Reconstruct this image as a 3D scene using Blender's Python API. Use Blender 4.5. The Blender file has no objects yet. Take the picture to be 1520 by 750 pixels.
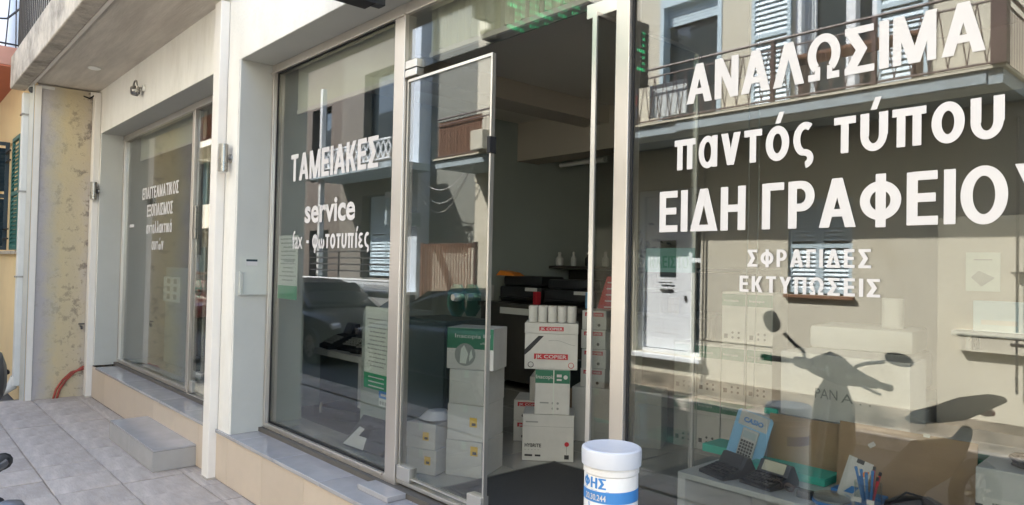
import bpy, bmesh, math, random
from mathutils import Vector, Matrix
random.seed(7)
sc = bpy.context.scene
C = sc.collection
R = math.radians

# ------------------------------------------------------------------ camera, sky, sun, exposure
cam = bpy.data.cameras.new("camera"); cam_o = bpy.data.objects.new("camera", cam); C.objects.link(cam_o)
cam.sensor_width = 36.0; cam.lens = 1050 / 1520 * 36; cam.clip_start = 0.02; cam.clip_end = 1500
yaw, pitch, roll = R(-47.997), R(1.225), R(1.203)
fw = Vector((math.sin(yaw) * math.cos(pitch), math.cos(yaw) * math.cos(pitch), math.sin(pitch)))
rt = Vector((math.cos(yaw), -math.sin(yaw), 0)); up = rt.cross(fw)
r2 = rt * math.cos(roll) + up * math.sin(roll); u2 = -rt * math.sin(roll) + up * math.cos(roll)
cam_o.matrix_world = Matrix(((r2.x, u2.x, -fw.x, 0), (r2.y, u2.y, -fw.y, 0), (r2.z, u2.z, -fw.z, 1.58), (0, 0, 0, 1)))
sc.camera = cam_o
SUN = Vector((0.80, -0.90, -1.30)).normalized()          # direction the sunlight travels
w = bpy.data.worlds.new("World"); sc.world = w; w.use_nodes = True
nt = w.node_tree; sky = nt.nodes.new("ShaderNodeTexSky"); sky.sky_type = 'NISHITA'; sky.sun_disc = False
sky.sun_elevation = math.asin(-SUN.z); sky.sun_rotation = math.atan2(-SUN.x, -SUN.y)
bg = nt.nodes["Background"]; bg.inputs[1].default_value = 0.15; nt.links.new(sky.outputs[0], bg.inputs[0])
sl = bpy.data.lights.new("sun", 'SUN'); so = bpy.data.objects.new("sun", sl); C.objects.link(so)
sl.energy = 4.5; sl.angle = R(0.53); sl.color = (1.0, 0.965, 0.92)
so.rotation_euler = SUN.to_track_quat('-Z', 'Y').to_euler()
sc.view_settings.view_transform = 'Standard'; sc.view_settings.look = 'None'
sc.view_settings.exposure = 2.55; sc.view_settings.gamma = 1
sc.render.engine = 'CYCLES'
cy = sc.cycles; cy.use_denoising = True; cy.max_bounces = 10; cy.diffuse_bounces = 5; cy.glossy_bounces = 5
cy.transparent_max_bounces = 16; cy.transmission_bounces = 4; cy.caustics_reflective = False; cy.caustics_refractive = False
cy.sample_clamp_indirect = 6

# ------------------------------------------------------------------ materials
def nm(name, base, rough=0.6, metal=0.0, var=0.12, scale=6.0, bump=0.0, bscale=60.0, objvar=0.0, spec=0.5, alpha=None, coat=0.0, stretch=None, dark=None, dscale=1.5, dlo=.55, dhi=.75, emit=None, es=0.0):
    m = bpy.data.materials.new(name); m.use_nodes = True
    n = m.node_tree.nodes; l = m.node_tree.links; b = n["Principled BSDF"]
    b.inputs["Roughness"].default_value = rough; b.inputs["Metallic"].default_value = metal
    b.inputs["Specular IOR Level"].default_value = spec; b.inputs["Coat Weight"].default_value = coat
    tc = n.new("ShaderNodeTexCoord"); mp = n.new("ShaderNodeMapping"); l.new(tc.outputs["Object"], mp.inputs[0])
    if stretch: mp.inputs["Scale"].default_value = stretch
    col = None
    rgb = n.new("ShaderNodeRGB"); rgb.outputs[0].default_value = (*base, 1); col = rgb.outputs[0]
    if var > 0:
        t = n.new("ShaderNodeTexNoise"); t.inputs["Scale"].default_value = scale; t.inputs["Detail"].default_value = 6; t.inputs["Roughness"].default_value = .65
        l.new(mp.outputs[0], t.inputs[0])
        r = n.new("ShaderNodeMapRange"); r.inputs[1].default_value = .3; r.inputs[2].default_value = .7
        r.inputs[3].default_value = 1 - var; r.inputs[4].default_value = 1 + var * .5; l.new(t.outputs[0], r.inputs[0])
        x = n.new("ShaderNodeVectorMath"); x.operation = 'SCALE'; l.new(col, x.inputs[0]); l.new(r.outputs[0], x.inputs["Scale"]); col = x.outputs[0]
        rr = n.new("ShaderNodeMapRange"); rr.inputs[3].default_value = rough * .85; rr.inputs[4].default_value = min(1, rough * 1.15); l.new(t.outputs[0], rr.inputs[0]); l.new(rr.outputs[0], b.inputs["Roughness"])
    if dark:
        t = n.new("ShaderNodeTexNoise"); t.inputs["Scale"].default_value = dscale; t.inputs["Detail"].default_value = 8; t.inputs["Roughness"].default_value = .7
        l.new(mp.outputs[0], t.inputs[0]); r = n.new("ShaderNodeMapRange"); r.inputs[1].default_value = dlo; r.inputs[2].default_value = dhi; l.new(t.outputs[0], r.inputs[0])
        mx = n.new("ShaderNodeMix"); mx.data_type = 'RGBA'; l.new(r.outputs[0], mx.inputs[0]); l.new(col, mx.inputs[6]); mx.inputs[7].default_value = (*dark, 1); col = mx.outputs[2]
    if objvar > 0:
        oi = n.new("ShaderNodeObjectInfo"); r = n.new("ShaderNodeMapRange"); r.inputs[3].default_value = 1 - objvar; r.inputs[4].default_value = 1 + objvar * .6
        l.new(oi.outputs["Random"], r.inputs[0]); x = n.new("ShaderNodeVectorMath"); x.operation = 'SCALE'; l.new(col, x.inputs[0]); l.new(r.outputs[0], x.inputs["Scale"]); col = x.outputs[0]
    l.new(col, b.inputs["Base Color"])
    if bump > 0:
        t = n.new("ShaderNodeTexNoise"); t.inputs["Scale"].default_value = bscale; t.inputs["Detail"].default_value = 5; l.new(mp.outputs[0], t.inputs[0])
        bp = n.new("ShaderNodeBump"); bp.inputs["Strength"].default_value = bump; bp.inputs["Distance"].default_value = .01; l.new(t.outputs[0], bp.inputs["Height"]); l.new(bp.outputs[0], b.inputs["Normal"])
    if emit:
        b.inputs["Emission Color"].default_value = (*emit, 1); b.inputs["Emission Strength"].default_value = es
    return m
M = {}
M['white'] = nm('white_plaster', (.76, .735, .69), .85, var=.07, scale=4, bump=.45, bscale=70, dark=(.56, .52, .46), dscale=1.6, dlo=.52, dhi=.82, stretch=(1.3, 1, .4))
M['reveal'] = nm('grey_reveal_paint', (.52, .52, .49), .8, var=.05, scale=3, bump=.1)
M['post'] = nm('white_painted_metal', (.76, .72, .67), .5, var=.04, scale=5)
M['concrete'] = nm('stained_concrete', (.52, .47, .41), .9, var=.28, scale=6, bump=.7, bscale=35, dark=(.17, .15, .13), dscale=3.2, dlo=.47, dhi=.72)
M['soffit'] = nm('board_marked_concrete', (.60, .55, .49), .9, var=.22, scale=3.5, bump=.3, bscale=25, stretch=(.35, 3.0, 1), dark=(.44, .39, .34), dscale=1.2)
M['plinth'] = nm('beige_stone_tile', (.56, .46, .36), .35, var=.06, scale=5, objvar=.05)
M['sill'] = nm('grey_marble_tile', (.38, .37, .38), .13, var=.14, scale=4, objvar=.06)
M['steptile'] = nm('grey_step_tile', (.36, .345, .33), .2, var=.08, scale=5, objvar=.03)
M['grout'] = nm('grout', (.10, .09, .08), .9, var=.1)
M['paver'] = nm('concrete_paver', (.50, .445, .405), .75, var=.30, scale=7, bump=.5, bscale=45, objvar=.10, stretch=(.45, 1.6, 1), dark=(.27, .225, .19), dscale=2.2, dlo=.42, dhi=.75)
M['paverbed'] = nm('paver_bed', (.235, .21, .185), .95, var=.3, scale=9)
M['asphalt'] = nm('asphalt', (.075, .074, .075), .85, var=.25, scale=30, bump=.4, bscale=200)
M['alu'] = nm('champagne_aluminium', (.60, .555, .51), .34, metal=.75, var=.04, scale=3)
M['alubright'] = nm('polished_aluminium', (.62, .60, .57), .3, metal=.8, var=.03)
M['steel'] = nm('brushed_steel', (.36, .345, .32), .28, metal=.9, var=.08, scale=12)
M['blind'] = nm('roller_blind_cloth', (.78, .78, .64), .9, var=.04, scale=3)
M['intwall'] = nm('interior_wall_paint', (.46, .41, .35), .85, var=.05, scale=1)
M['intpale'] = nm('pale_interior_panel', (.34, .38, .36), .7, var=.04, scale=1)
M['ceil'] = nm('interior_ceiling_paint', (.62, .58, .52), .9, var=.04, scale=1)
M['floor'] = nm('glossy_floor_tile', (.42, .41, .38), .13, var=.08, scale=2, objvar=.04)
M['mat'] = nm('door_mat_fibre', (.045, .045, .048), .95, var=.2, scale=50, bump=.6, bscale=300)
M['vinyl'] = nm('white_vinyl', (.60, .575, .575), .5, var=.02)
M['black'] = nm('black_plastic', (.02, .02, .022), .35, var=.1)
M['blackmatt'] = nm('matt_black_plastic', (.022, .022, .024), .7, var=.15, spec=.25)
M['carton'] = nm('white_carton', (.62, .61, .585), .6, var=.10, scale=6, objvar=.06, bump=.5, bscale=7)
M['cardboard'] = nm('brown_cardboard', (.36, .25, .16), .8, var=.1, scale=4, stretch=(1, 1, 5), bump=.1, bscale=30)
M['green'] = nm('green_print', (.02, .16, .09), .5, var=.05)
M['green2'] = nm('poster_green', (.03, .30, .14), .5, var=.05)
M['red'] = nm('red_print', (.50, .02, .035), .5, var=.05)
M['yellow'] = nm('yellow_label', (.80, .50, .03), .6, var=.08)
M['orange'] = nm('orange_print', (.80, .25, .03), .5, var=.05)
M['ink'] = nm('black_ink', (.03, .03, .035), .6, var=0)
M['greyink'] = nm('grey_ink', (.28, .29, .28), .6, var=0)
M['paper'] = nm('poster_paper', (.62, .66, .60), .7, var=.03)
M['white2'] = nm('white_laminate', (.50, .505, .50), .35, var=.04, scale=3)
M['darkcab'] = nm('dark_cabinet', (.06, .085, .09), .4, var=.1)
M['desk'] = nm('dark_desk_wood', (.05, .045, .04), .5, var=.2)
M['teal'] = nm('teal_card', (.05, .50, .40), .5, var=.05)
M['blue'] = nm('blue_print', (.05, .22, .55), .45, var=.08)
M['lightblue'] = nm('light_blue_card', (.22, .48, .75), .45, var=.15, scale=14)
M['drum'] = nm('white_drum_plastic', (.76, .74, .73), .35, var=.10, scale=9, bump=.15, bscale=18)
M['lid'] = nm('lid_plastic', (.60, .61, .66), .3, var=.05)
M['hose'] = nm('red_hose', (.34, .055, .035), .6, var=.35, scale=20)
M['yellowwall'] = nm('yellow_render', (.78, .60, .34), .9, var=.07, scale=1.5, bump=.1)
M['pinkwall'] = nm('salmon_render', (.52, .17, .10), .9, var=.07, scale=2, bump=.1)
M['pinkslab'] = nm('pale_salmon_render', (.52, .28, .22), .9, var=.08)
M['shut'] = nm('green_shutter_paint', (.02, .12, .105), .5, var=.12)
M['shutdark'] = nm('dark_shutter_paint', (.012, .03, .045), .5, var=.12)
M['iron'] = nm('dark_iron', (.04, .035, .035), .5, var=.1)
M['pipe'] = nm('grey_pvc_pipe', (.62, .62, .60), .45, var=.06)
M['cream'] = nm('cream_render', (.62, .58, .465), .9, var=.07, scale=1.2, bump=.1, dark=(.50, .45, .33), dscale=.8)
M['roughbase'] = nm('rough_cement_base', (.32, .27, .20), .95, var=.3, scale=7, bump=.6, bscale=30, dark=(.10, .085, .06), dscale=3, dlo=.45, dhi=.6, stretch=(.5, 1, 1.5))
M['greyrender'] = nm('grey_render', (.22, .225, .195), .9, var=.12, scale=2, bump=.2)
M['bluewhite'] = nm('blue_white_render', (.60, .66, .72), .85, var=.06, scale=2)
M['louvre'] = nm('blue_grey_shutter_paint', (.50, .62, .68), .45, var=.05)
M['slabgrey'] = nm('painted_balcony_edge', (.36, .43, .46), .7, var=.18, scale=5, dark=(.25, .28, .28), dscale=2)
M['rail'] = nm('brown_iron_rail', (.10, .055, .045), .5, var=.15)
M['brownslat'] = nm('brown_wood_slat', (.22, .105, .055), .7, var=.2, scale=8, objvar=.2, stretch=(6, 6, .8))
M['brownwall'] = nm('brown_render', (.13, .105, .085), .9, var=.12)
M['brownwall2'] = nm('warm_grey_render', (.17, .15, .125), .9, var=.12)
M['doorwhite'] = nm('white_door_paint', (.82, .85, .87), .4, var=.03)
M['glassdark'] = nm('dark_window_glass', (.03, .04, .045), .04, var=0, spec=.9)
M['curtain'] = nm('white_curtain', (.66, .70, .72), .9, var=.1, scale=10, stretch=(8, 1, .4))
M['cloth_blue'] = nm('blue_cloth', (.03, .05, .11), .9, var=.2)
M['cloth_red'] = nm('red_cloth', (.35, .03, .03), .9, var=.2)
M['sheet'] = nm('pale_sheet', (.62, .66, .66), .9, var=.1)
M['carpaint'] = nm('dark_car_paint', (.010, .012, .016), .35, metal=0, var=0, spec=.25)
M['carred'] = nm('red_car_paint', (.28, .015, .015), .2, var=0, coat=1)
M['carwin'] = nm('car_window_glass', (.012, .014, .015), .12, var=0, spec=.35)
M['rubber'] = nm('tyre_rubber', (.02, .02, .02), .85, var=.1)
M['chrome'] = nm('mirror_chrome', (.8, .8, .8), .05, metal=1, var=0)
M['lamp'] = nm('headlight_lens', (.5, .5, .5), .1, var=0)
M['taillens'] = nm('tail_lens', (.35, .01, .01), .15, var=0)
M['scoot'] = nm('dark_scooter_plastic', (.014, .015, .02), .55, var=.1, spec=.2)
M['scootgrey'] = nm('grey_scooter_plastic', (.10, .10, .11), .4, var=.1)
M['leaf'] = nm('leaf', (.06, .12, .03), .6, var=.3, objvar=.3)
M['clay'] = nm('terracotta', (.35, .14, .07), .8, var=.1)
M['led_on'] = nm('lit_green_led', (.01, .1, .04), .5, var=0, emit=(.05, 1, .35), es=.7)
M['clearp'] = nm('clear_pen_cup', (.45, .5, .55), .1, var=0)
M['signdark'] = nm('dark_sign_panel', (.12, .24, .21), .6, var=.04)  # dark tone stands in for the shaded door area behind the lettering
M['ceramic'] = nm('white_ceramic_lamp', (.75, .74, .72), .4, var=0)
M['holder'] = nm('pale_acrylic', (.56, .57, .53), .25, var=.02)
M['mask'] = nm('window_bright_film', (.55, .52, .40), .6, var=.03)
def glass(name, tint=(.81, .825, .815), r0=.092):
    m = bpy.data.materials.new(name); m.use_nodes = True; n = m.node_tree.nodes; l = m.node_tree.links; n.clear()
    out = n.new("ShaderNodeOutputMaterial"); mix = n.new("ShaderNodeMixShader"); tr = n.new("ShaderNodeBsdfTransparent"); gl = n.new("ShaderNodeBsdfGlossy")
    tr.inputs[0].default_value = (*tint, 1); gl.inputs["Roughness"].default_value = 0.0; gl.inputs[0].default_value = (1, 1, 1, 1)
    g = n.new("ShaderNodeNewGeometry"); d = n.new("ShaderNodeVectorMath"); d.operation = 'DOT_PRODUCT'
    l.new(g.outputs["Incoming"], d.inputs[0]); l.new(g.outputs["Normal"], d.inputs[1])
    a = n.new("ShaderNodeMath"); a.operation = 'ABSOLUTE'; l.new(d.outputs["Value"], a.inputs[0])
    s = n.new("ShaderNodeMath"); s.operation = 'SUBTRACT'; s.inputs[0].default_value = 1; l.new(a.outputs[0], s.inputs[1])
    p = n.new("ShaderNodeMath"); p.operation = 'POWER'; p.inputs[1].default_value = 5; l.new(s.outputs[0], p.inputs[0])
    k = n.new("ShaderNodeMath"); k.operation = 'MULTIPLY_ADD'; k.inputs[1].default_value = 1 - r0; k.inputs[2].default_value = r0; l.new(p.outputs[0], k.inputs[0])
    l.new(k.outputs[0], mix.inputs[0]); l.new(tr.outputs[0], mix.inputs[1]); l.new(gl.outputs[0], mix.inputs[2]); l.new(mix.outputs[0], out.inputs[0])
    return m
M['glass'] = glass('shop_window_glass')
M['clear'] = glass('clear_plastic', (.93, .95, .95), .04)
M['octglass'] = glass('green_edge_glass', (.55, .80, .76), .10)
# old wall with peeling paint: bands of lilac grey, yellow and dark patches
def peeling():
    m = bpy.data.materials.new('peeling_painted_wall'); m.use_nodes = True; n = m.node_tree.nodes; l = m.node_tree.links; b = n["Principled BSDF"]
    b.inputs["Roughness"].default_value = .95
    tc = n.new("ShaderNodeTexCoord"); sp = n.new("ShaderNodeSeparateXYZ"); l.new(tc.outputs["Object"], sp.inputs[0])
    ns = n.new("ShaderNodeTexNoise"); ns.inputs["Scale"].default_value = 3; ns.inputs["Detail"].default_value = 8; ns.inputs["Roughness"].default_value = .7; l.new(tc.outputs["Object"], ns.inputs[0])
    ad = n.new("ShaderNodeMath"); ad.operation = 'MULTIPLY_ADD'; ad.inputs[1].default_value = .35; l.new(ns.outputs[0], ad.inputs[0]); l.new(sp.outputs["Y"], ad.inputs[2])
    cr = n.new("ShaderNodeValToRGB"); e = cr.color_ramp.elements
    mr = n.new("ShaderNodeMapRange"); mr.inputs[1].default_value = 1.35; mr.inputs[2].default_value = 2.15; l.new(ad.outputs[0], mr.inputs[0]); l.new(mr.outputs[0], cr.inputs[0])
    e[0].position = 0; e[0].color = (.46, .43, .40, 1); e[1].position = 1; e[1].color = (.44, .37, .31, 1)
    for pos, c in ((.25, (.44, .41, .415, 1)), (.38, (.50, .45, .35, 1)), (.5, (.56, .47, .30, 1)), (.72, (.52, .44, .31, 1)), (.86, (.48, .42, .36, 1))):
        q = e.new(pos); q.color = c
    n2 = n.new("ShaderNodeTexNoise"); n2.inputs["Scale"].default_value = 9; n2.inputs["Detail"].default_value = 9; n2.inputs["Roughness"].default_value = .75; l.new(tc.outputs["Object"], n2.inputs[0])
    m2 = n.new("ShaderNodeMapRange"); m2.inputs[1].default_value = .535; m2.inputs[2].default_value = .60; l.new(n2.outputs[0], m2.inputs[0])
    # chips gather toward the inner edge and the foot
    m3 = n.new("ShaderNodeMapRange"); m3.inputs[1].default_value = 1.45; m3.inputs[2].default_value = 1.85; m3.inputs[3].default_value = .15; m3.inputs[4].default_value = .8; l.new(sp.outputs["Y"], m3.inputs[0])
    mu = n.new("ShaderNodeMath"); mu.operation = 'MULTIPLY'; l.new(m2.outputs[0], mu.inputs[0]); l.new(m3.outputs[0], mu.inputs[1])
    mx = n.new("ShaderNodeMix"); mx.data_type = 'RGBA'; l.new(mu.outputs[0], mx.inputs[0]); l.new(cr.outputs[0], mx.inputs[6]); mx.inputs[7].default_value = (.16, .13, .11, 1)
    l.new(mx.outputs[2], b.inputs["Base Color"])
    bp = n.new("ShaderNodeBump"); bp.inputs["Strength"].default_value = .6; bp.inputs["Distance"].default_value = .02; l.new(n2.outputs[0], bp.inputs["Height"]); l.new(bp.outputs[0], b.inputs["Normal"])
    return m
M['peeling'] = peeling()

# ------------------------------------------------------------------ mesh helpers
class MB:
    def __init__(s): s.v = []; s.f = []
    def add(s, vs, fs):
        o = len(s.v); s.v += [tuple(p) for p in vs]; s.f += [tuple(i + o for i in f) for f in fs]; return s
    def box(s, x0, x1, y0, y1, z0, z1, c=0.0):
        if c <= 0:
            return s.add([(x0, y0, z0), (x1, y0, z0), (x1, y1, z0), (x0, y1, z0), (x0, y0, z1), (x1, y0, z1), (x1, y1, z1), (x0, y1, z1)],
                         [(0, 3, 2, 1), (4, 5, 6, 7), (0, 1, 5, 4), (1, 2, 6, 5), (2, 3, 7, 6), (3, 0, 4, 7)])
        bm = bmesh.new(); bmesh.ops.create_cube(bm, size=1)
        for v in bm.verts: v.co = Vector(((x0 + x1) / 2 + v.co.x * (x1 - x0), (y0 + y1) / 2 + v.co.y * (y1 - y0), (z0 + z1) / 2 + v.co.z * (z1 - z0)))
        bmesh.ops.bevel(bm, geom=bm.edges[:], offset=c, segments=2, affect='EDGES', profile=.5)
        bm.verts.index_update(); vs = [v.co.copy() for v in bm.verts]; fs = [[v.index for v in f.verts] for f in bm.faces]; bm.free()
        return s.add(vs, fs)
    def tube(s, pts, r, n=8, cap=True):
        pts = [Vector(p) for p in pts]; rs = r if isinstance(r, (list, tuple)) else [r] * len(pts); rings = []
        prev = None
        for i, p in enumerate(pts):
            d = (pts[min(i + 1, len(pts) - 1)] - pts[max(i - 1, 0)]).normalized()
            a = d.orthogonal().normalized() if prev is None else (prev - d * prev.dot(d)).normalized()
            prev = a; b = d.cross(a)
            rings.append([p + (a * math.cos(t * 2 * math.pi / n) + b * math.sin(t * 2 * math.pi / n)) * rs[i] for t in range(n)])
        vs = [v for g in rings for v in g]; fs = []
        for i in range(len(pts) - 1):
            for t in range(n): fs.append((i * n + t, i * n + (t + 1) % n, (i + 1) * n + (t + 1) % n, (i + 1) * n + t))
        if cap: fs.append(tuple(reversed(range(n)))); fs.append(tuple((len(pts) - 1) * n + t for t in range(n)))
        return s.add(vs, fs)
    def lathe(s, prof, c=(0, 0, 0), n=24, axis='Z'):
        vs = []; fs = []
        for r, z in prof:
            for t in range(n):
                a = t * 2 * math.pi / n; p = (r * math.cos(a), r * math.sin(a), z)
                if axis == 'Y': p = (p[0], p[2], p[1])
                if axis == 'X': p = (p[2], p[0], p[1])
                vs.append((p[0] + c[0], p[1] + c[1], p[2] + c[2]))
        for i in range(len(prof) - 1):
            for t in range(n): fs.append((i * n + t, i * n + (t + 1) % n, (i + 1) * n + (t + 1) % n, (i + 1) * n + t))
        fs.append(tuple(reversed(range(n)))); fs.append(tuple((len(prof) - 1) * n + t for t in range(n)))
        return s.add(vs, fs)
    def loft(s, secs, n=14, p=2.6):
        """secs: (centre, half width vec, half height vec) superellipse sections"""
        vs = []; fs = []
        for c, a, b in secs:
            c, a, b = Vector(c), Vector(a), Vector(b)
            for t in range(n):
                th = t * 2 * math.pi / n; ct, st = math.cos(th), math.sin(th)
                vs.append(c + a * math.copysign(abs(ct) ** (2 / p), ct) + b * math.copysign(abs(st) ** (2 / p), st))
        for i in range(len(secs) - 1):
            for t in range(n): fs.append((i * n + t, i * n + (t + 1) % n, (i + 1) * n + (t + 1) % n, (i + 1) * n + t))
        fs.append(tuple(reversed(range(n)))); fs.append(tuple((len(secs) - 1) * n + t for t in range(n)))
        return s.add(vs, fs)
    def prism(s, poly, o, U, V, N, th):
        """poly in (u,v); extruded by th along N from origin o"""
        o, U, V, N = Vector(o), Vector(U), Vector(V), Vector(N); k = len(poly)
        vs = [o + U * u + V * v for u, v in poly] + [o + U * u + V * v + N * th for u, v in poly]
        fs = [tuple(range(k)), tuple(reversed(range(k, 2 * k)))] + [(i, i + k, (i + 1) % k + k, (i + 1) % k) for i in range(k)]
        return s.add(vs, fs)
    def walls(s, x0, x1, z0, z1, y0, y1, holes):
        xs = sorted({x0, x1, *[h[0] for h in holes], *[h[1] for h in holes]}); zs = sorted({z0, z1, *[h[2] for h in holes], *[h[3] for h in holes]})
        xs = [x for x in xs if x0 <= x <= x1]; zs = [z for z in zs if z0 <= z <= z1]
        for a, b in zip(xs, xs[1:]):
            run = None
            for c, d in zip(zs, zs[1:]):
                solid = not any(h[0] <= (a + b) / 2 <= h[1] and h[2] <= (c + d) / 2 <= h[3] for h in holes)
                if solid: run = (run[0], d) if run else (c, d)
                if (not solid or d == zs[-1]) and run: s.box(a, b, y0, y1, run[0], run[1]); run = None
        return s
    def mesh(s, name, mat, smooth=False):
        me = bpy.data.meshes.new(name); me.from_pydata([tuple(v) for v in s.v], [], s.f); me.materials.append(mat); me.validate()
        bm = bmesh.new(); bm.from_mesh(me); bmesh.ops.recalc_face_normals(bm, faces=bm.faces[:]); bm.to_mesh(me); bm.free()
        if smooth:
            me.shade_smooth()
            try: me.set_sharp_from_angle(angle=R(38))
            except Exception: pass
        me.update(); return me
    def build(s, name, mat, parent=None, smooth=False, label=None):
        o = bpy.data.objects.new(name, s.mesh(name, mat, smooth)); C.objects.link(o)
        if parent: o.parent = parent
        if label: o['label'] = label
        return o
def inst(name, me, parent=None, loc=(0, 0, 0), rot=(0, 0, 0), scale=None):
    o = bpy.data.objects.new(name, me); C.objects.link(o); o.location = loc; o.rotation_euler = rot
    if scale: o.scale = scale
    if parent: o.parent = parent
    return o
def tag(o, label, cat, group=None):
    o['label'] = label; o['category'] = cat
    if group: o['group'] = group
    return o
def thing(name, label, cat, loc=(0, 0, 0), rz=0, group=None):
    o = bpy.data.objects.new(name, None); C.objects.link(o); o.location = loc; o.rotation_euler = (0, 0, rz); o.empty_display_size = .1
    return tag(o, label, cat, group)
def copy_tree(o, parent=None):
    c = o.copy(); C.objects.link(c)
    if parent: c.parent = parent
    for ch in list(o.children): copy_tree(ch, c)
    return c
def struct(o): o['kind'] = 'structure'; return o

# ------------------------------------------------------------------ lettering
def _arc(cx, cy, rx, ry, w, a0, a1, wy=None, n=18):
    wy = w * .9 if wy is None else wy; P = []
    k = max(3, int(abs(a1 - a0) / 360 * n * 2)); out = []
    for i in range(k):
        t0 = R(a0 + (a1 - a0) * i / k); t1 = R(a0 + (a1 - a0) * (i + 1) / k)
        out.append([(cx + rx * math.cos(t0), cy + ry * math.sin(t0)), (cx + rx * math.cos(t1), cy + ry * math.sin(t1)),
                    (cx + (rx - w) * math.cos(t1), cy + (ry - wy) * math.sin(t1)), (cx + (rx - w) * math.cos(t0), cy + (ry - wy) * math.sin(t0))])
    return ('ring', out)
def _v(x, y0=0, y1=1, w=.20): return ('poly', [(x, y0), (x + w, y0), (x + w, y1), (x, y1)])
def _h(x0, x1, y, h=.165): return ('poly', [(x0, y), (x1, y), (x1, y + h), (x0, y + h)])
def _p(x0, y0, x1, y1, w=.22): return ('poly', [(x0, y0), (x0 + w, y0), (x1 + w, y1), (x1, y1)])
ACC = lambda x: _p(x, .79, x + .1, 1.03, .13)
A_ = [_p(0, 0, .28, 1), _p(.56, 0, .28, 1)]
G = {
 'Α': (A_ + [_h(.15, .61, .22, .15)], .76), 'Λ': (A_, .76), 'Δ': (A_ + [_h(.02, .74, 0, .15)], .76),
 'Ν': ([_v(0), _v(.48), _p(0, 1, .46, 0)], .66), 'Μ': ([_v(0, w=.17), _v(.67, w=.17), _p(0, 1, .32, 0), _p(.64, 1, .32, 0)], .84),
 'Σ': ([_h(0, .62, .85, .15), _h(0, .64, 0, .15), _p(0, .9, .24, .5, .25), _p(.24, .5, 0, .1, .25)], .64),
 'Ω': ([_arc(.38, .56, .38, .46, .20, -52, 232), _h(.02, .30, 0, .15), _h(.46, .74, 0, .15), _v(.18, .1, .3, .12), _v(.46, .1, .3, .12)], .76),
 'Ι': ([_v(0)], .18), 'Ε': ([_v(0), _h(.1, .56, 0), _h(.1, .52, .43), _h(.1, .55, .84)], .56), 'Η': ([_v(0), _v(.46), _h(.1, .5, .42)], .64),
 'Γ': ([_v(0), _h(.1, .53, .84)], .53), 'Ρ': ([_v(0), _h(.1, .32, .84), _h(.1, .32, .36), _arc(.31, .68, .29, .32, .20, -90, 90)], .60),
 'Φ': ([_v(.31, -.02, 1.02), _arc(.40, .5, .40, .38, .20, 0, 360)], .80), 'Ο': ([_arc(.38, .5, .38, .52, .20, 0, 360)], .76),
 'Υ': ([_v(.24, 0, .46), _p(.24, .42, 0, 1), _p(.22, .42, .46, 1)], .66), 'Τ': ([_v(.21), _h(0, .60, .84)], .60),
 'Κ': ([_v(0), _p(.14, .42, .42, 1, .22), _p(.44, 0, .16, .62, .22)], .66), 'Π': ([_v(0), _v(.46), _h(.1, .5, .84)], .64),
 'Ξ': ([_h(0, .56, .84), _h(.05, .51, .43), _h(0, .56, 0)], .56),
 'ο': ([_arc(.30, .36, .30, .38, .185, 0, 360)], .60), 'ό': ([_arc(.30, .36, .30, .38, .185, 0, 360), ACC(.24)], .60),
 'υ': ([_v(0, .28, .73, .185), _v(.39, .28, .73, .185), _arc(.28, .30, .28, .32, .17, 180, 360)], .56),
 'ύ': ([_v(0, .28, .73, .185), _v(.39, .28, .73, .185), _arc(.28, .30, .28, .32, .17, 180, 360), ACC(.21)], .56),
 'τ': ([_h(0, .48, .58, .15), _v(.155, 0, .65, .17)], .48), 'π': ([_h(0, .66, .58, .15), _v(.09, 0, .65, .17), _v(.40, 0, .65, .17)], .66),
 'ν': ([_p(.18, 0, 0, .73, .19), _p(.18, 0, .36, .73, .19)], .55),
 'α': ([_arc(.27, .36, .27, .38, .16, 0, 360), _v(.40, 0, .73, .16)], .57), 'ά': ([_arc(.27, .36, .27, .38, .16, 0, 360), _v(.40, 0, .73, .16), ACC(.2)], .57),
 'ς': ([_arc(.29, .38, .29, .36, .17, 55, 250), _arc(.27, -.03, .22, .20, .15, -80, 95), _h(.2, .30, .04, .13)], .52),
 'φ': ([_arc(.34, .36, .34, .38, .16, 0, 360), _v(.26, -.25, .73, .16)], .68),
 'ω': ([_arc(.21, .26, .21, .28, .15, 120, 360), _arc(.50, .26, .21, .28, .15, 180, 420), _v(.28, .22, .5, .15)], .71),
 'ε': ([_arc(.27, .53, .25, .20, .15, 40, 270), _arc(.27, .19, .27, .20, .16, 90, 330), _h(.2, .36, .31, .11)], .50),
 'λ': ([_p(.40, 0, .10, 1, .18), _p(0, 0, .17, .52, .18)], .58), 'κ': ([_v(0, 0, .73, .185), _p(.12, .28, .34, .73, .2), _p(.36, 0, .14, .46, .2)], .56),
 'ί': ([_v(.06, 0, .73, .185), ACC(.12)], .28), 'ι': ([_v(.02, 0, .73, .185)], .21), 'ώ': None, '-': ([_h(0, .3, .28, .16)], .3), ' ': ([], .24),
}
G['ώ'] = (G['ω'][0] + [ACC(.28)], .71)
def stroke_polys(t, gap=.11):
    x = 0; out = []
    for ch in t:
        g, wd = G[ch]
        for kind, d in g:
            for poly in (d if kind == 'ring' else [d]): out.append(([(x + u, v) for u, v in poly], kind))
        x += wd + gap
    return out, x - gap
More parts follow.
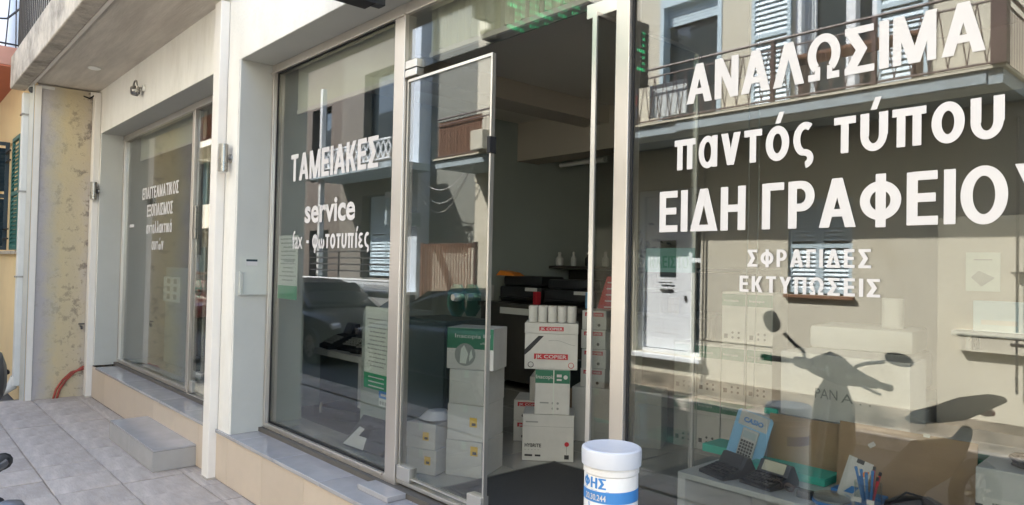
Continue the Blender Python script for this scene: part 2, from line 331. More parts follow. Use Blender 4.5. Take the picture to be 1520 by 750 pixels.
def greek(t, o, U, V, N, width, cap, mat, parent, name='lettering', th=.0006, gap=.11):
    """o = left end of the baseline; U,V,N unit vectors; width and cap height in metres"""
    polys, wd = stroke_polys(t, gap); mb = MB(); U, V, N = Vector(U), Vector(V), Vector(N)
    k = 0
    for poly, kind in polys:
        if kind == 'poly': k += 1
        p = [(u / wd * width, v * cap) for u, v in poly]
        mb.prism(p, Vector(o), U, V, N, th + (k % 7) * .00007 + (.00003 if kind == 'ring' else 0))
    return mb.build(name, mat, parent)
def latin(t, o, U, V, N, width, cap, mat, parent, name='lettering', bold=0.0, th=.0008, capr=.72):
    cu = bpy.data.curves.new('t', 'FONT'); cu.body = t; cu.offset = bold; cu.resolution_u = 3
    ob = bpy.data.objects.new('t', cu); C.objects.link(ob)
    me = bpy.data.meshes.new_from_object(ob.evaluated_get(bpy.context.evaluated_depsgraph_get())); 
    bpy.data.objects.remove(ob); bpy.data.curves.remove(cu)
    if not me.vertices: return None
    xs = [v.co.x for v in me.vertices]; x0, x1 = min(xs), max(xs); U, V, N, o = Vector(U), Vector(V), Vector(N), Vector(o)
    for v in me.vertices:
        u = (v.co.x - x0) / (x1 - x0) * width; q = v.co.y / capr * cap; v.co = o + U * u + V * q + N * th
    me.name = name; me.materials.clear(); me.materials.append(mat)
    ob = bpy.data.objects.new(name, me); C.objects.link(ob); ob.parent = parent
    return ob
X, Y, Z = (1, 0, 0), (0, 1, 0), (0, 0, 1); NY = (0, -1, 0)
F, GL = 1.90, 2.155      # facade plane, outer glass plane
FL = 0.40                # shop floor level

# ================================================================== THE SETTING
struct(MB().box(-300, 300, -300, 300, -.60, -.125).build('ground', M['asphalt']))
pv = struct(MB().box(-9.74, 9, -.12, F + .30, -.124, -.035).build('pavement', M['paverbed']))
ts = .395; tiles = []
for k in range(3):
    mb = MB(); mb.box(0, ts - .007, 0, .405 - .001, -.034, 0, .0035); tiles.append(mb.mesh('tile', M['paver']))
nx = 0; x = -5.150 - ts * 11.6 - .0; cnt = 0
xs = [-5.150 + ts * i for i in range(-12, 14)]
for i, x in enumerate(xs):
    if x < -9.75: continue
    for j in range(-1, 5):
        y = 1.76 - .41 * (4 - j) + .0
        d = .405
        o = inst('tile', tiles[(i * 3 + j) % 3], pv, (x, y, random.uniform(-.0035, .0)), (R(random.uniform(-.35, .35)), R(random.uniform(-.35, .35)), 0))
        if j == 4: o.scale = (1, .33, 1)
        if j == -1: o.scale = (1, .9, 1)
struct(MB().box(-9.74, 9, -.30, -.123, -.125, .002, .01).build('kerb', M['concrete']))
struct(MB().box(-40, 14, -3.685, -3.20, -.125, .0).build('opposite_pavement', M['roughbase']))
struct(MB().box(-40, 14, -3.199, -3.08, -.125, .005, .01).build('opposite_kerb', M['concrete']))
# shop floor with tiles
sf = struct(MB().box(-9.3, 9, 2.10, 9.3, .02, FL - .012).build('shop_floor', M['grout']))
ft = MB().box(0, .594, 0, .594, -.0115, 0, .002).mesh('tile', M['floor'])
for i in range(-10, 9):
    for j in range(0, 6): inst('tile', ft, sf, (-3.33 + .6 * i, 2.215 + .6 * j, FL))

# ================================================================== THE SHOP BUILDING
shop = thing('shop_building', 'white rendered shop building with grey reveals and large display windows', 'building', (0, 0, 0))
# facade wall with its two openings (front skin)
o1 = (-9.22, -5.56, .355, 3.03); o2 = (-5.04, 2.60, .355, 3.03)
MB().walls(-9.40, 9.5, .36, 7.3, F, F + .30, [o1, o2]).build('wall', M['white'], shop)
MB().box(-9.40, 9.5, 2.2, 9.4, 3.32, 7.28).build('upper_storey', M['white'], shop)
MB().box(-9.40, -9.30, 2.20, 9.4, 0, 3.32).build('side_wall', M['intwall'], shop)
MB().box(5.0, 5.15, 2.20, 9.4, 0, 3.32).build('side_wall', M['intwall'], shop)
MB().box(-9.30, 5.0, 9.2, 9.4, 0, 3.32).build('back_wall', M['intwall'], shop)
# grey painted reveal linings
for a, b, nmz in ((-9.22, -5.56, 0), (-5.04, 2.60, 0)):
    MB().box(a, a + .004, F + .002, 2.19, .362, 3.026).box(b - .004, b, F + .002, 2.19, .362, 3.026).box(a, b, F + .002, 2.19, 3.0262, 3.030).build('reveal', M['reveal'], shop)
# plinth with tiles and sill slabs
pl = MB().box(-9.24, 9.4, F + .0, F + .3, -.10, .335).build('plinth', M['grout'], shop)
ptile = MB().box(0, .595, -.012, 0, .004, .352, .002).mesh('tile', M['plinth'])
for i in range(18): inst('tile', ptile, pl, (-9.24 + .598 * i, F, 0))
stile = MB().box(0, .595, -.022, .30, .336, .36, .003).mesh('tile', M['sill'])
for i in range(18): inst('tile', stile, pl, (-9.24 + .598 * i + .2, F, 0))
# corner posts (square casings)
for x0 in (-5.40, -9.385):
    MB().box(x0, x0 + .128, 1.832, 1.898, -.01, 3.50, .006).build('post', M['post'], shop)
    MB().box(x0 - .004, x0 + .132, 1.826, 1.899, -.01, .012, .002).build('post_foot', M['concrete'], shop)
MB().box(-5.262, -5.05, F - .006, F, .36, 3.03).build('pier_face', M['white'], shop)
# step
st = thing('entrance_step', 'grey tiled step block standing on the pavement under the left display window', 'step', (-6.345, 1.74, 0))
MB().box(-.645, .645, -.155, .152, .002, .15).build('core', M['grout'], st)
MB().box(-.650, .650, -.160, .155, .151, .164, .002).build('tread', M['sill'], st)
MB().box(-.648, -.002, -.162, -.1555, .003, .149, .001).build('tile', M['steptile'], st)
MB().box(.002, .648, -.162, -.1555, .003, .149, .001).build('tile', M['steptile'], st)
MB().box(.6455, .652, -.160, .150, .003, .149, .001).build('tile', M['steptile'], st)
MB().box(-.652, -.6455, -.160, .150, .003, .149, .001).build('tile', M['steptile'], st)
# balcony over the pavement
bal = MB().box(-9.92, -5.25, 1.26, F, 3.535, 3.74).build('balcony_slab', M['soffit'], shop)
MB().box(-9.92, -5.25, 1.10, 1.245, 3.515, 3.89, .012).build('edge_beam', M['concrete'], bal)
MB().box(-9.90, -5.26, 1.2455, 1.275, 3.519, 3.534).build('drip_strip', M['post'], bal)
MB().box(-9.92, -9.84, 1.26, F, 3.533, 3.88).build('edge_beam', M['concrete'], bal)
pr = []
for i in range(38):
    pr.append(MB())
rb = MB()
for i in range(38): rb.tube([(-9.86 + i * .122, 1.16, 3.88), (-9.86 + i * .122, 1.16, 4.75)], .008, 6)
rb.tube([(-9.88, 1.16, 4.75), (-5.3, 1.16, 4.75)], .02, 8); rb.build('railing', M['iron'], bal)
MB().lathe([(.055, 0), (.06, -.012), (.045, -.02)], (-8.22, 1.61, 3.535), 20).build('ceiling_light', M['ceramic'], bal, True)
tag(MB().lathe([(.03, 0), (.03, -.02), (.012, -.03)], (-9.29, 2.03, 3.026), 16).build('recessed_light', M['ceramic'], None, True), 'small round recessed light in the soffit of the far display window', 'light')

# ---- interior shell
MB().box(-9.3, 5.0, 2.22, 9.2, 3.10, 3.32).build('ceiling', M['ceil'], shop)
MB().box(-9.3, 5.0, 5.0, 5.3, 2.70, 3.10).build('ceiling_beam', M['intwall'], shop)
MB().box(-4.55, -4.25, 2.5, 4.995, 2.93, 3.10).build('ceiling_beam', M['intwall'], shop)
MB().box(-7.9, -7.3, 6.9, 7.2, FL, 3.10).build('interior_wall', M['intwall'], shop)
MB().box(-7.36, 2.5, 7.0, 7.15, FL, 3.10).build('interior_wall', M['intwall'], shop)
MB().box(-5.55, -5.06, 2.20, 2.44, FL - .01, 3.10).build('pier', M['intpale'], shop)
MB().box(-5.65, -5.50, 2.44, 7.0, FL - .01, 3.10).build('partition', M['intpale'], shop)
MB().box(-9.25, -6.95, 3.05, 3.12, FL - .01, 3.10).build('partition', M['intpale'], shop)

# ---- windows
def frame_box(mb, x0, x1, z0, z1): mb.box(x0, x1, 2.130, 2.205, z0, z1, .003)
def gasket(mb, x0, x1, z0, z1):
    mb.box(x0, x1, 2.145, 2.17, z0, z1)
# middle window
w2 = MB(); frame_box(w2, -5.034, -4.975, .362, 3.024); frame_box(w2, -3.384, -3.282, .362, 3.024); 
w2.box(-4.975, -3.384, 2.132, 2.203, .362, .425, .004); w2.box(-4.975, -3.384, 2.132, 2.203, 2.962, 3.024, .004)
w2.box(-5.034, -3.282, 2.117, 2.129, 2.955, 2.967, .002); w2.box(-4.975, -3.40, 2.117, 2.129, .418, .43, .002); w2.box(-4.987, -4.974, 2.117, 2.129, .43, 2.955, .002)
win2 = w2.build('display_window', M['alu'], shop)
MB().box(-4.974, -3.385, GL, GL + .008, .426, 2.961).build('pane', M['glass'], win2)
g = MB(); g.box(-4.974, -4.962, 2.147, 2.154, .426, 2.961); g.box(-3.397, -3.385, 2.147, 2.154, .426, 2.961); g.box(-4.962, -3.397, 2.147, 2.154, .426, .436); g.box(-4.962, -3.397, 2.147, 2.154, 2.951, 2.961)
g.build('gasket', M['blackmatt'], win2)
NGL = GL - .0005
greek('ΤΑΜΕΙΑΚΕΣ', (-4.728, NGL, 2.148), X, Z, NY, 1.160, .187, M['vinyl'], win2, gap=.09)
latin('service', (-4.495, NGL, 1.857), X, Z, NY, .675, .158, M['vinyl'], win2, bold=.028, capr=.72)
latin('fax', (-4.675, NGL, 1.680), X, Z, NY, .155, .125, M['vinyl'], win2, bold=.010)
greek('- φωτοτυπίες', (-4.46, NGL, 1.680), X, Z, NY, .815, .125, M['vinyl'], win2)
bl = MB().box(-4.93, -3.44, 2.284, 2.287, 2.70, 3.05).build('roller_blind', M['blind'], shop)
MB().box(-4.93, -3.44, 2.276, 2.294, 2.672, 2.702, .004).build('bottom_bar', M['post'], bl)
# far window
w1 = MB(); frame_box(w1, -9.214, -9.15, .362, 3.024); frame_box(w1, -6.78, -6.715, .362, 3.024); frame_box(w1, -5.63, -5.566, .362, 3.024)
w1.box(-9.15, -6.78, 2.132, 2.203, .362, .425, .004); w1.box(-9.15, -6.78, 2.132, 2.203, 2.962, 3.024, .004)
w1.box(-6.715, -5.63, 2.132, 2.203, 2.962, 3.024, .004); w1.box(-6.715, -5.63, 2.12, 2.19, .362, .39, .004)
w1.box(-9.214, -5.566, 2.117, 2.129, 2.955, 2.967, .002); w1.box(-9.15, -6.79, 2.117, 2.129, .418, .43, .002)
win1 = w1.build('display_window', M['alu'], shop)
MB().box(-9.149, -6.781, GL, GL + .008, .426, 2.961).build('pane', M['glass'], win1)
MB().box(-6.70, -5.64, GL, GL + .010, .40, 2.961).build('pane', M['glass'], win1)
MB().box(-6.70, -6.62, 2.14, 2.18, .40, .50, .003).build('patch_fitting', M['alubright'], win1)
MB().box(-6.70, -6.66, 2.14, 2.152, 1.78, 2.08, .003).build('lock_plate', M['steel'], win1)
octp = [(.075 * math.cos(R(22.5 + 45 * k)), .085 * math.sin(R(22.5 + 45 * k))) for k in range(8)]
h = MB(); h.prism(octp, (-6.46, 2.125, 1.34), X, Z, NY, .010); h.build('handle', M['octglass'], win1)
greek('ΕΠΑΓΓΕΛΜΑΤΙΚΟΣ', (-8.44, NGL, 2.232), X, Z, NY, 1.235, .125, M['vinyl'], win1, gap=.09)
greek('ΕΞΟΠΛΙΣΜΟΣ', (-8.25, NGL, 2.042), X, Z, NY, .88, .125, M['vinyl'], win1, gap=.09)
greek('ανταλλακτικά', (-8.26, NGL, 1.86), X, Z, NY, .875, .125, M['vinyl'], win1)
greek('αυτών', (-8.04, NGL, 1.688), X, Z, NY, .40, .12, M['vinyl'], win1)
MB().box(-8.93, -8.74, NGL - .001, NGL, 1.945, 1.98).build('sticker', M['vinyl'], win1)
bl1 = MB().box(-9.08, -6.86, 2.284, 2.287, 2.76, 3.05).build('roller_blind', M['blind'], shop)
MB().box(-9.08, -6.86, 2.276, 2.294, 2.735, 2.762, .004).build('bottom_bar', M['post'], bl1)
# near window
w3 = MB(); frame_box(w3, -1.785, -1.718, .362, 3.024); frame_box(w3, 2.53, 2.594, .362, 3.024)
w3.box(-1.718, 2.53, 2.132, 2.203, .362, .425, .004); w3.box(-1.718, 2.53, 2.132, 2.203, 2.962, 3.024, .004)
win3 = w3.build('display_window', M['alu'], shop)
MB().box(-1.717, 2.529, GL, GL + .008, .426, 2.961).build('pane', M['glass'], win3)
MB().box(-1.717, -1.707, 2.147, 2.154, .426, 2.961).build('gasket', M['blackmatt'], win3)
greek('ΑΝΑΛΩΣΙΜΑ', (-1.470, NGL, 2.179), X, Z, NY, .920, .140, M['vinyl'], win3, gap=.10)
greek('παντός τύπου', (-1.518, NGL, 1.945), X, Z, NY, 1.012, .150, M['vinyl'], win3, gap=.10)
greek('ΕΙΔΗ ΓΡΑΦΕΙΟΥ', (-1.580, NGL, 1.722), X, Z, NY, 1.192, .149, M['vinyl'], win3, gap=.10)
greek('ΣΦΡΑΓΙΔΕΣ', (-1.222, NGL, 1.600), X, Z, NY, .392, .056, M['vinyl'], win3, gap=.20)
greek('ΕΚΤΥΠΩΣΕΙΣ', (-1.250, NGL, 1.516), X, Z, NY, .446, .053, M['vinyl'], win3, gap=.20)
# door bay: transom, closed leaf, open leaf
tb = MB(); tb.box(-3.282, -1.785, 2.132, 2.203, 2.962, 3.024, .004)
door = tb.build('door_bay', M['alu'], shop)
MB().box(-3.281, -1.786, GL, GL + .010, 2.648, 2.961).build('transom_pane', M['glass'], door)
MB().box(-3.281, -1.786, 2.143, 2.177, .40, .42, .003).build('threshold', M['alubright'], door)
def leaf(name, parent, label):
    L = MB(); t = .011
    L.box(0, .009, -t, t, 0, 2.16); L.box(.709, .72, -t, t, 0, 2.16); L.box(.009, .709, -t, t, 0, .010); L.box(.009, .709, -t, t, 2.146, 2.16)
    o = L.build(name, M['alubright'], parent, label=label)
    return o
lf = leaf('door_leaf', door, 'closed glass door leaf'); lf.location = (-3.272, 2.16, .44)
MB().box(-3.254, -2.57, GL, GL + .010, .455, 2.585).build('leaf_pane', M['glass'], door)
lo = leaf('door_leaf', door, 'glass door leaf standing open inward'); lo.location = (-1.86, 2.09, .44); lo.rotation_euler = (0, 0, R(90))
MB().box(-1.865, -1.855, 2.108, 2.792, .455, 2.585).build('leaf_pane', M['glass'], door)
pf = MB(); pf.box(-3.281, -3.17, 2.135, 2.185, 2.61, 2.65, .003); pf.box(-3.281, -3.17, 2.135, 2.185, 2.655, 2.70, .003)
pf.build('patch_fitting', M['alubright'], door)
MB().box(-3.272, -3.15, 2.135, 2.185, .425, .50, .003).build('patch_fitting', M['alubright'], door)
MB().box(-2.66, -2.555, 2.135, 2.185, .425, .50, .003).build('patch_fitting', M['alubright'], door)
MB().box(-1.945, -1.787, 2.135, 2.185, 2.60, 2.66, .003).build('patch_fitting', M['alubright'], door)
MB().box(-1.90, -1.83, 2.10, 2.20, .41, .46, .003).build('patch_fitting', M['alubright'], door)
MB().box(-2.572, -2.548, 2.14, 2.18, 2.12, 2.20, .003).build('latch', M['blackmatt'], door)
for k, yy in enumerate((2.115, 2.205)):
    h = MB(); h.prism(octp, (-2.735, yy, 1.415), X, Z, NY, .012); ho = h.build('handle', M['octglass'], door)
    MB().lathe([(.016, -.02), (.020, 0), (.020, .02), (.010, .05)], (-2.735, yy - .012, 1.43), 14, 'Y').build('knob', M['steel'], ho, True)
MB().box(-3.42, -3.12, 1.985, 2.10, .361, .39, .003).build('threshold_block', M['sill'], door)
bt = MB(); nseg = 60
vs = []; fs = []
for i in range(nseg + 1):
    x = -3.25 + (1.42) * i / nseg; dy = .012 * math.sin(i * 1.1) + .006 * math.sin(i * 2.7)
    vs += [(x, 2.285 + dy, 2.775), (x, 2.285 + dy * 1.5, 3.08)]
for i in range(nseg): fs.append((2 * i, 2 * i + 2, 2 * i + 3, 2 * i + 1))
bt.add(vs, fs); bt.add([(a, b + .003, c) for a, b, c in vs], [tuple(reversed(f)) for f in fs]); blt = bt.build('roller_blind', M['blind'], shop)
MB().box(-3.25, -1.83, 2.272, 2.298, 2.745, 2.772, .004).build('bottom_bar', M['post'], blt)
# posters and stickers on the glass
def sheet(name, label, cat, x0, x1, z0, z1, y, mat=M['paper'], group=None):
    t = thing(name, label, cat, (x0, y, z0), 0, group); MB().box(0, x1 - x0, 0, .0012, 0, z1 - z0).build('sheet', mat, t); return t, x1 - x0, z1 - z0
def lines(t, W, H, z0, z1, n, m, ww=(.5, .85)):
    for i in range(n):
        f = random.uniform(*ww) * W; x0 = (W - f) / 2; z = z1 - (z1 - z0) * i / max(1, n - 1); h = (z1 - z0) / n * .32
        mb = MB(); x = x0
        while x < x0 + f:
            wd = min(random.uniform(.03, .11) * W * 1.4, x0 + f - x); mb.box(x, x + wd, -.0006, 0, z, z + h); x += wd + .02 * W
        mb.build('print_line', m, t)
t, W_, H_ = sheet('notice_poster', 'white notice with a green foot taped inside the middle window by its left frame', 'poster', -4.925, -4.615, 1.325, 1.775, 2.168)
lines(t, W_, H_, .13, .42, 11, M['greyink']); MB().box(0, W_, -.0008, 0, 0, .095).build('band', M['green2'], t)
t, W_, H_ = sheet('notice_poster', 'white notice with a green foot taped inside the middle window by the door', 'poster', -3.69, -3.41, .86, 1.335, 2.168)
lines(t, W_, H_, .13, .40, 12, M['greyink']); MB().box(0, W_, -.0008, 0, 0, .09).build('band', M['green2'], t)
for q in range(3): MB().box(.05, .22, -.0012, -.0008, .065 - .026 * q, .072 - .026 * q).build('print_line', M['vinyl'], t)
tag(MB().prism([(-.13, .055), (.13, .055), (0, 0)], (-3.545, 2.166, 1.335), X, Z, NY, .001).build('paper_pennant', M['vinyl'], None), 'white pointed paper flap above the notice by the door', 'paper flap')
t, W_, H_ = sheet('card_sticker', 'blue payment sticker low on the middle window', 'sticker', -3.52, -3.405, .775, .862, 2.168)
MB().box(0, W_, -.0008, 0, .045, H_).build('band', M['blue'], t); MB().box(.02, .09, -.0012, -.0008, .058, .072).build('print_line', M['vinyl'], t)
mk = MB()
for k in range(4): mk.box(.01 + k * .026, .028 + k * .026, -.0009, 0, .01, .028)
mk.build('print_mark', M['greyink'], t)
t, W_, H_ = sheet('closed_sign', 'closed sign on an added dark teal panel inside the near window beside the frame', 'sign', -1.675, -1.455, 1.575, 1.665, 2.20, M['signdark'])
greek('ΚΛΕΙΣΤΟ', (.02, -.0008, .016), X, Z, NY, .175, .045, M['green'], t, gap=.1)
t, W_, H_ = sheet('window_leaflet', 'white leaflet with six small pictures behind the far display window', 'leaflet', -8.10, -7.55, 1.15, 1.41, 2.30)
mk = MB()
for a in range(2):
    for b in range(3): mk.box(.12 + a * .22, .22 + a * .22, -.001, 0, .03 + b * .08, .08 + b * .08)
mk.build('print_mark', M['greyink'], t)
t, W_, H_ = sheet('price_plate', 'clear acrylic holder with a small dark and white label on the left reveal', 'sign holder', 0, .22, 0, .27, 0, M['holder'])
t.location = (-5.030, 1.925, 1.35); t.rotation_euler = (0, 0, R(90))
MB().box(.05, .13, -.003, -.0005, .235, .25).build('label_band', M['shutdark'], t); MB().box(.05, .13, -.003, -.0005, .205, .235).build('label_card', M['vinyl'], t)
MB().box(0, .015, -.02, 0, .0, .16).build('side_strip', M['holder'], t); MB().box(.02, .026, -.012, -.001, .0, .15).build('edge_strip', M['alubright'], t); MB().box(0, .22, -.02, -.001, -.004, 0).build('base_strip', M['reveal'], t)  # edge strip is thin polished aluminium

# ================================================================== FIXTURES ON THE FACADE
def wall_lamp(x, z, label, q=-.055):
    t = thing('wall_lamp', label, 'wall lamp', (x, F - .006, z), 0, 'steel wall lamps')
    MB().lathe([(.032, -.012), (.034, 0), (.028, 0)], (0, 0, 0), 20, 'Y').build('mount', M['steel'], t, True)
    MB().tube([(0, -.01, 0), (0, q + .01, 0)], .010, 8).build('arm', M['steel'], t)
    MB().lathe([(.030, -.10), (.034, -.098), (.034, .098), (.030, .10)], (0, q, 0), 22).build('body', M['steel'], t, True)
    MB().lathe([(.027, -.101), (.027, -.103), (.02, -.104)], (0, q, 0), 18).build('lens', M['ceramic'], t, True)
wall_lamp(-5.165, 2.325, 'brushed steel cylinder lamp on the wall between the two windows')
wall_lamp(-9.222, 2.36, 'brushed steel cylinder lamp at the far left corner of the shop')
t = thing('ring_spotlight', 'small silver ring spotlight on the lintel above the far window', 'spotlight', (-7.55, F, 3.25))
MB().lathe([(.03, -.02), (.03, 0), (.02, 0)], (.05, 0, 0), 16, 'Y').build('mount', M['ceramic'], t, True)
rg = [(.0 + .07 * math.cos(a * math.pi / 12), -.07, .07 * math.sin(a * math.pi / 12)) for a in range(-3, 17)]
MB().tube(rg, .008, 6).build('ring', M['steel'], t, True)
MB().lathe([(.04, -.03), (.05, -.01), (.05, .03), (.03, .045)], (0, -.075, -.03), 16, 'Y').build('head', M['steel'], t, True)
MB().tube([(.05, -.01, 0), (.0, -.07, .0)], .008, 6).build('arm', M['steel'], t)
def camera(x, y, z, rz, label):
    t = thing('security_camera', label, 'security camera', (x, y, z), rz, 'security cameras under the balcony')
    MB().lathe([(.045, 0), (.045, -.02), (.03, -.03)], (0, 0, 0), 18).build('base', M['reveal'], t, True)
    MB().lathe([(.012, -.085), (.040, -.075), (.055, -.045), (.05, -.02)], (0, 0, 0), 18).build('housing', M['reveal'], t, True)
    MB().lathe([(.024, -.066), (.033, -.058), (.034, -.035), (.02, -.01)], (0, 0, -.052), 16, 'Y').build('lens', M['black'], t, True)
camera(-9.50, 1.50, 3.515, R(60), 'white dome camera hanging midway along the balcony end')
camera(-9.55, 1.28, 3.515, R(60), 'dark lens camera at the outer corner under the balcony')
t = thing('cable_run', 'loose cables and white junction boxes tucked under the balcony', 'cable')
MB().tube([(-9.50, 1.55, 3.49), (-9.46, 1.64, 3.45), (-9.42, 1.72, 3.47), (-9.38, 1.80, 3.44), (-9.3, 1.86, 3.49)], .009, 6).tube([(-9.48, 1.56, 3.50), (-9.44, 1.68, 3.48), (-9.4, 1.82, 3.50)], .007, 6).build('wire', M['blackmatt'], t)
MB().box(-9.50, -9.42, 1.66, 1.74, 3.45, 3.51, .006).build('junction_box', M['post'], t); MB().box(-9.52, -9.40, 1.32, 1.46, 3.475, 3.51, .006).build('junction_box', M['pipe'], t)
MB().lathe([(.03, 0), (.03, -.05), (.02, -.06)], (-9.40, 1.84, 3.52), 12).build('junction_box', M['post'], t, True)

# blade LED sign
t = thing('led_sign', 'black projecting sign with green dot-matrix display above the entrance', 'led sign', (-3.03, .40, 2.853))
MB().box(-.05, .05, 0, 1.36, 0, .42, .008).build('case', M['black'], t)
MB().box(-.02, .02, 1.36, 1.50, .10, .30, .004).build('bracket', M['black'], t)
MB().box(-.054, .054, -.004, 1.364, -.012, .0, .003).build('rim', M['blackmatt'], t)
MB().box(-.03, .03, 1.36, 1.43, .0, .05, .003).build('foot', M['black'], t)
dots = MB(); pat = {}
for row in range(7):
    for colm in range(64):
        blk = colm // 6; c6 = colm % 6
        on = (c6 in (0, 4) or (row in (0, 3) and blk % 2 == 0) or (row in (0, 6) and blk % 3 == 1)) and c6 != 5
        if on:
            y = .06 + colm * .0195; z = .08 + row * .042
            dots.add([(.0512, y, z), (.0512, y + .011, z), (.0512, y + .011, z + .022), (.0512, y, z + .022)], [(0, 1, 2, 3)])
dots.build('led_dots', M['led_on'], t)

# ================================================================== THE NEIGHBOUR ON THE LEFT
nb = thing('yellow_house', 'yellow neighbouring house with salmon balcony and an old peeling side wall', 'house')
MB().box(-9.74, -9.402, 1.30, 9.0, -.1, 3.52).build('side_wall', M['peeling'], nb)
MB().box(-9.405, -9.387, 1.275, 1.335, -.05, 3.50, .003).build('corner_strip', M['post'], nb)
MB().walls(-30, -9.42, -.1, 3.80, 1.27, 1.299, [(-12.2, -10.13, 1.66, 3.05)]).build('front_wall', M['yellowwall'], nb)
MB().box(-30, -9.75, 1.30, 9, -.1, 3.80).build('body', M['yellowwall'], nb)
MB().box(-30, -9.43, 1.272, 9, 3.80, 4.02).build('upper_band', M['pinkwall'], nb)
MB().box(-30, -9.43, 1.272, 9, 4.021, 7.0).build('upper_wall', M['post'], nb)
MB().box(-9.70, -9.402, 1.262, 1.2698, -.05, 3.52).build('corner_render', M['reveal'], nb)
MB().box(-30, -9.97, -.10, 1.268, 3.78, 3.80).build('balcony_underside', M['pinkwall'], nb)
MB().box(-30, -9.96, -.12, 1.27, 3.802, 4.01).build('balcony_slab', M['pinkslab'], nb)
nbr = MB()
for i in range(14): nbr.tube([(-9.99, -.05 + i * .10, 4.01), (-9.99, -.05 + i * .10 + (.05 if i % 2 else -.02), 5.0)], .007, 5)
nbr.tube([(-9.99, -.1, 4.05), (-9.99, 1.25, 4.05)], .012, 6); nbr.tube([(-9.99, -.1, 5.0), (-9.99, 1.25, 5.0)], .018, 6)
for i in range(60): nbr.tube([(-10.1 - i * .11, -.08, 4.01), (-10.1 - i * .11, -.08, 5.0)], .007, 5)
nbr.build('railing', M['iron'], nb)
MB().box(-11.5, -10.2, .8, .85, 4.02, 5.6).box(-10.12, -10.08, .3, .42, 4.02, 5.4).build('balcony_screen', M['bluewhite'], nb)
cab = MB(); cab.tube([(-9.93, .7, 4.35), (-9.92, .9, 4.29), (-9.92, 1.05, 4.32), (-9.9, 1.2, 4.5), (-9.9, 1.26, 4.8)], .012, 6); cab.build('cable', M['iron'], nb)
# shutters
def leaf_shutter(w_, h_, mat, parent, name='shutter', pitch=.05, depth=.03, slatmat=None, loc=(0, 0, 0), rz=0):
    mb = MB(); fr = .045
    mb.box(0, fr, 0, depth, 0, h_, .003); mb.box(w_ - fr, w_, 0, depth, 0, h_, .003); mb.box(fr, w_ - fr, 0, depth, 0, fr); mb.box(fr, w_ - fr, 0, depth, h_ - fr, h_)
    mb.box(fr, w_ - fr, 0, depth, h_ * .48, h_ * .48 + .05)
    o = mb.build(name, mat, parent); o.location = loc; o.rotation_euler = (0, 0, rz)
    sm = MB(); d = pitch * .93
    p = [(-.004, 0), (.004, 0)]
    sm.add([(fr, .002, -d * .5), (w_ - fr, .002, -d * .5), (w_ - fr, depth - .004, d * .5), (fr, depth - .004, d * .5), (fr, .002, -d * .5 + .007), (w_ - fr, .002, -d * .5 + .007), (w_ - fr, depth - .004, d * .5 + .007), (fr, depth - .004, d * .5 + .007)],
           [(0, 3, 2, 1), (4, 5, 6, 7), (0, 1, 5, 4), (1, 2, 6, 5), (2, 3, 7, 6), (3, 0, 4, 7)])
    me = sm.mesh('slat', slatmat or mat); z = fr + pitch * .5
    while z < h_ - fr - pitch * .3:
        if not (h_ * .48 - pitch * .3 < z < h_ * .48 + .05 + pitch * .2): inst('slat', me, o, (0, 0, z))
        z += pitch
    return o
leaf_shutter(.60, 1.38, M['shut'], nb, loc=(-10.73, 1.235, 1.67), rz=0)
leaf_shutter(.60, 1.38, M['shutdark'], nb, loc=(-11.08, 1.25, 1.67), rz=R(-92))
MB().box(-12.2, -10.13, 1.36, 1.38, 1.66, 3.05).build('window_pane', M['glassdark'], nb)
MB().box(-12.25, -10.08, 1.22, 1.30, 1.62, 1.655).build('window_sill', M['concrete'], nb)
for z in (1.80, 1.92, 2.78, 2.90): MB().box(-11.1, -10.7, 1.205, 1.225, z, z + .02).build('shutter_bar', M['iron'], nb)
t = thing('drain_pipe', 'pale grey rain pipe clipped to the corner of the yellow house', 'drain pipe')
MB().box(-9.80, -9.70, 1.20, 1.268, .12, 3.46, .01).build('pipe', M['pipe'], t)
for z in (1.35, 2.32, 3.2): MB().box(-9.81, -9.69, 1.19, 1.269, z, z + .02).build('clip', M['steel'], t)
MB().tube([(-9.75, 1.23, .22), (-9.77, 1.20, .12), (-9.80, 1.10, .05), (-9.80, 1.04, .03)], [.05, .055, .05, .045], 12).build('elbow', M['pipe'], t, True)
MB().tube([(-9.78, 1.16, .28), (-9.86, 1.08, .24), (-9.9, 1.0, .26)], .03, 8).build('clamp', M['blackmatt'], t)
t = thing('red_conduit', 'pair of red plastic conduits bending from the ground into the wall corner', 'conduit')
for k, dy in enumerate((0, -.035)):
    MB().tube([(-9.375, 1.57 + dy, -.02), (-9.372, 1.60 + dy, .10), (-9.37, 1.66 + dy, .20), (-9.37, 1.74 + dy, .28), (-9.37, 1.83, .34 - .03 * k)], .012, 8).build('tube', M['hose'], t, True)
t = thing('wall_tap', 'small dark tap on the peeling wall near the shop corner', 'tap', (-9.40, 1.79, .80))
MB().tube([(0, 0, 0), (.05, 0, 0), (.06, 0, -.03)], .012, 8).tube([(.04, -.03, .03), (.04, .03, .03)], .008, 6).build('body', M['iron'], t)

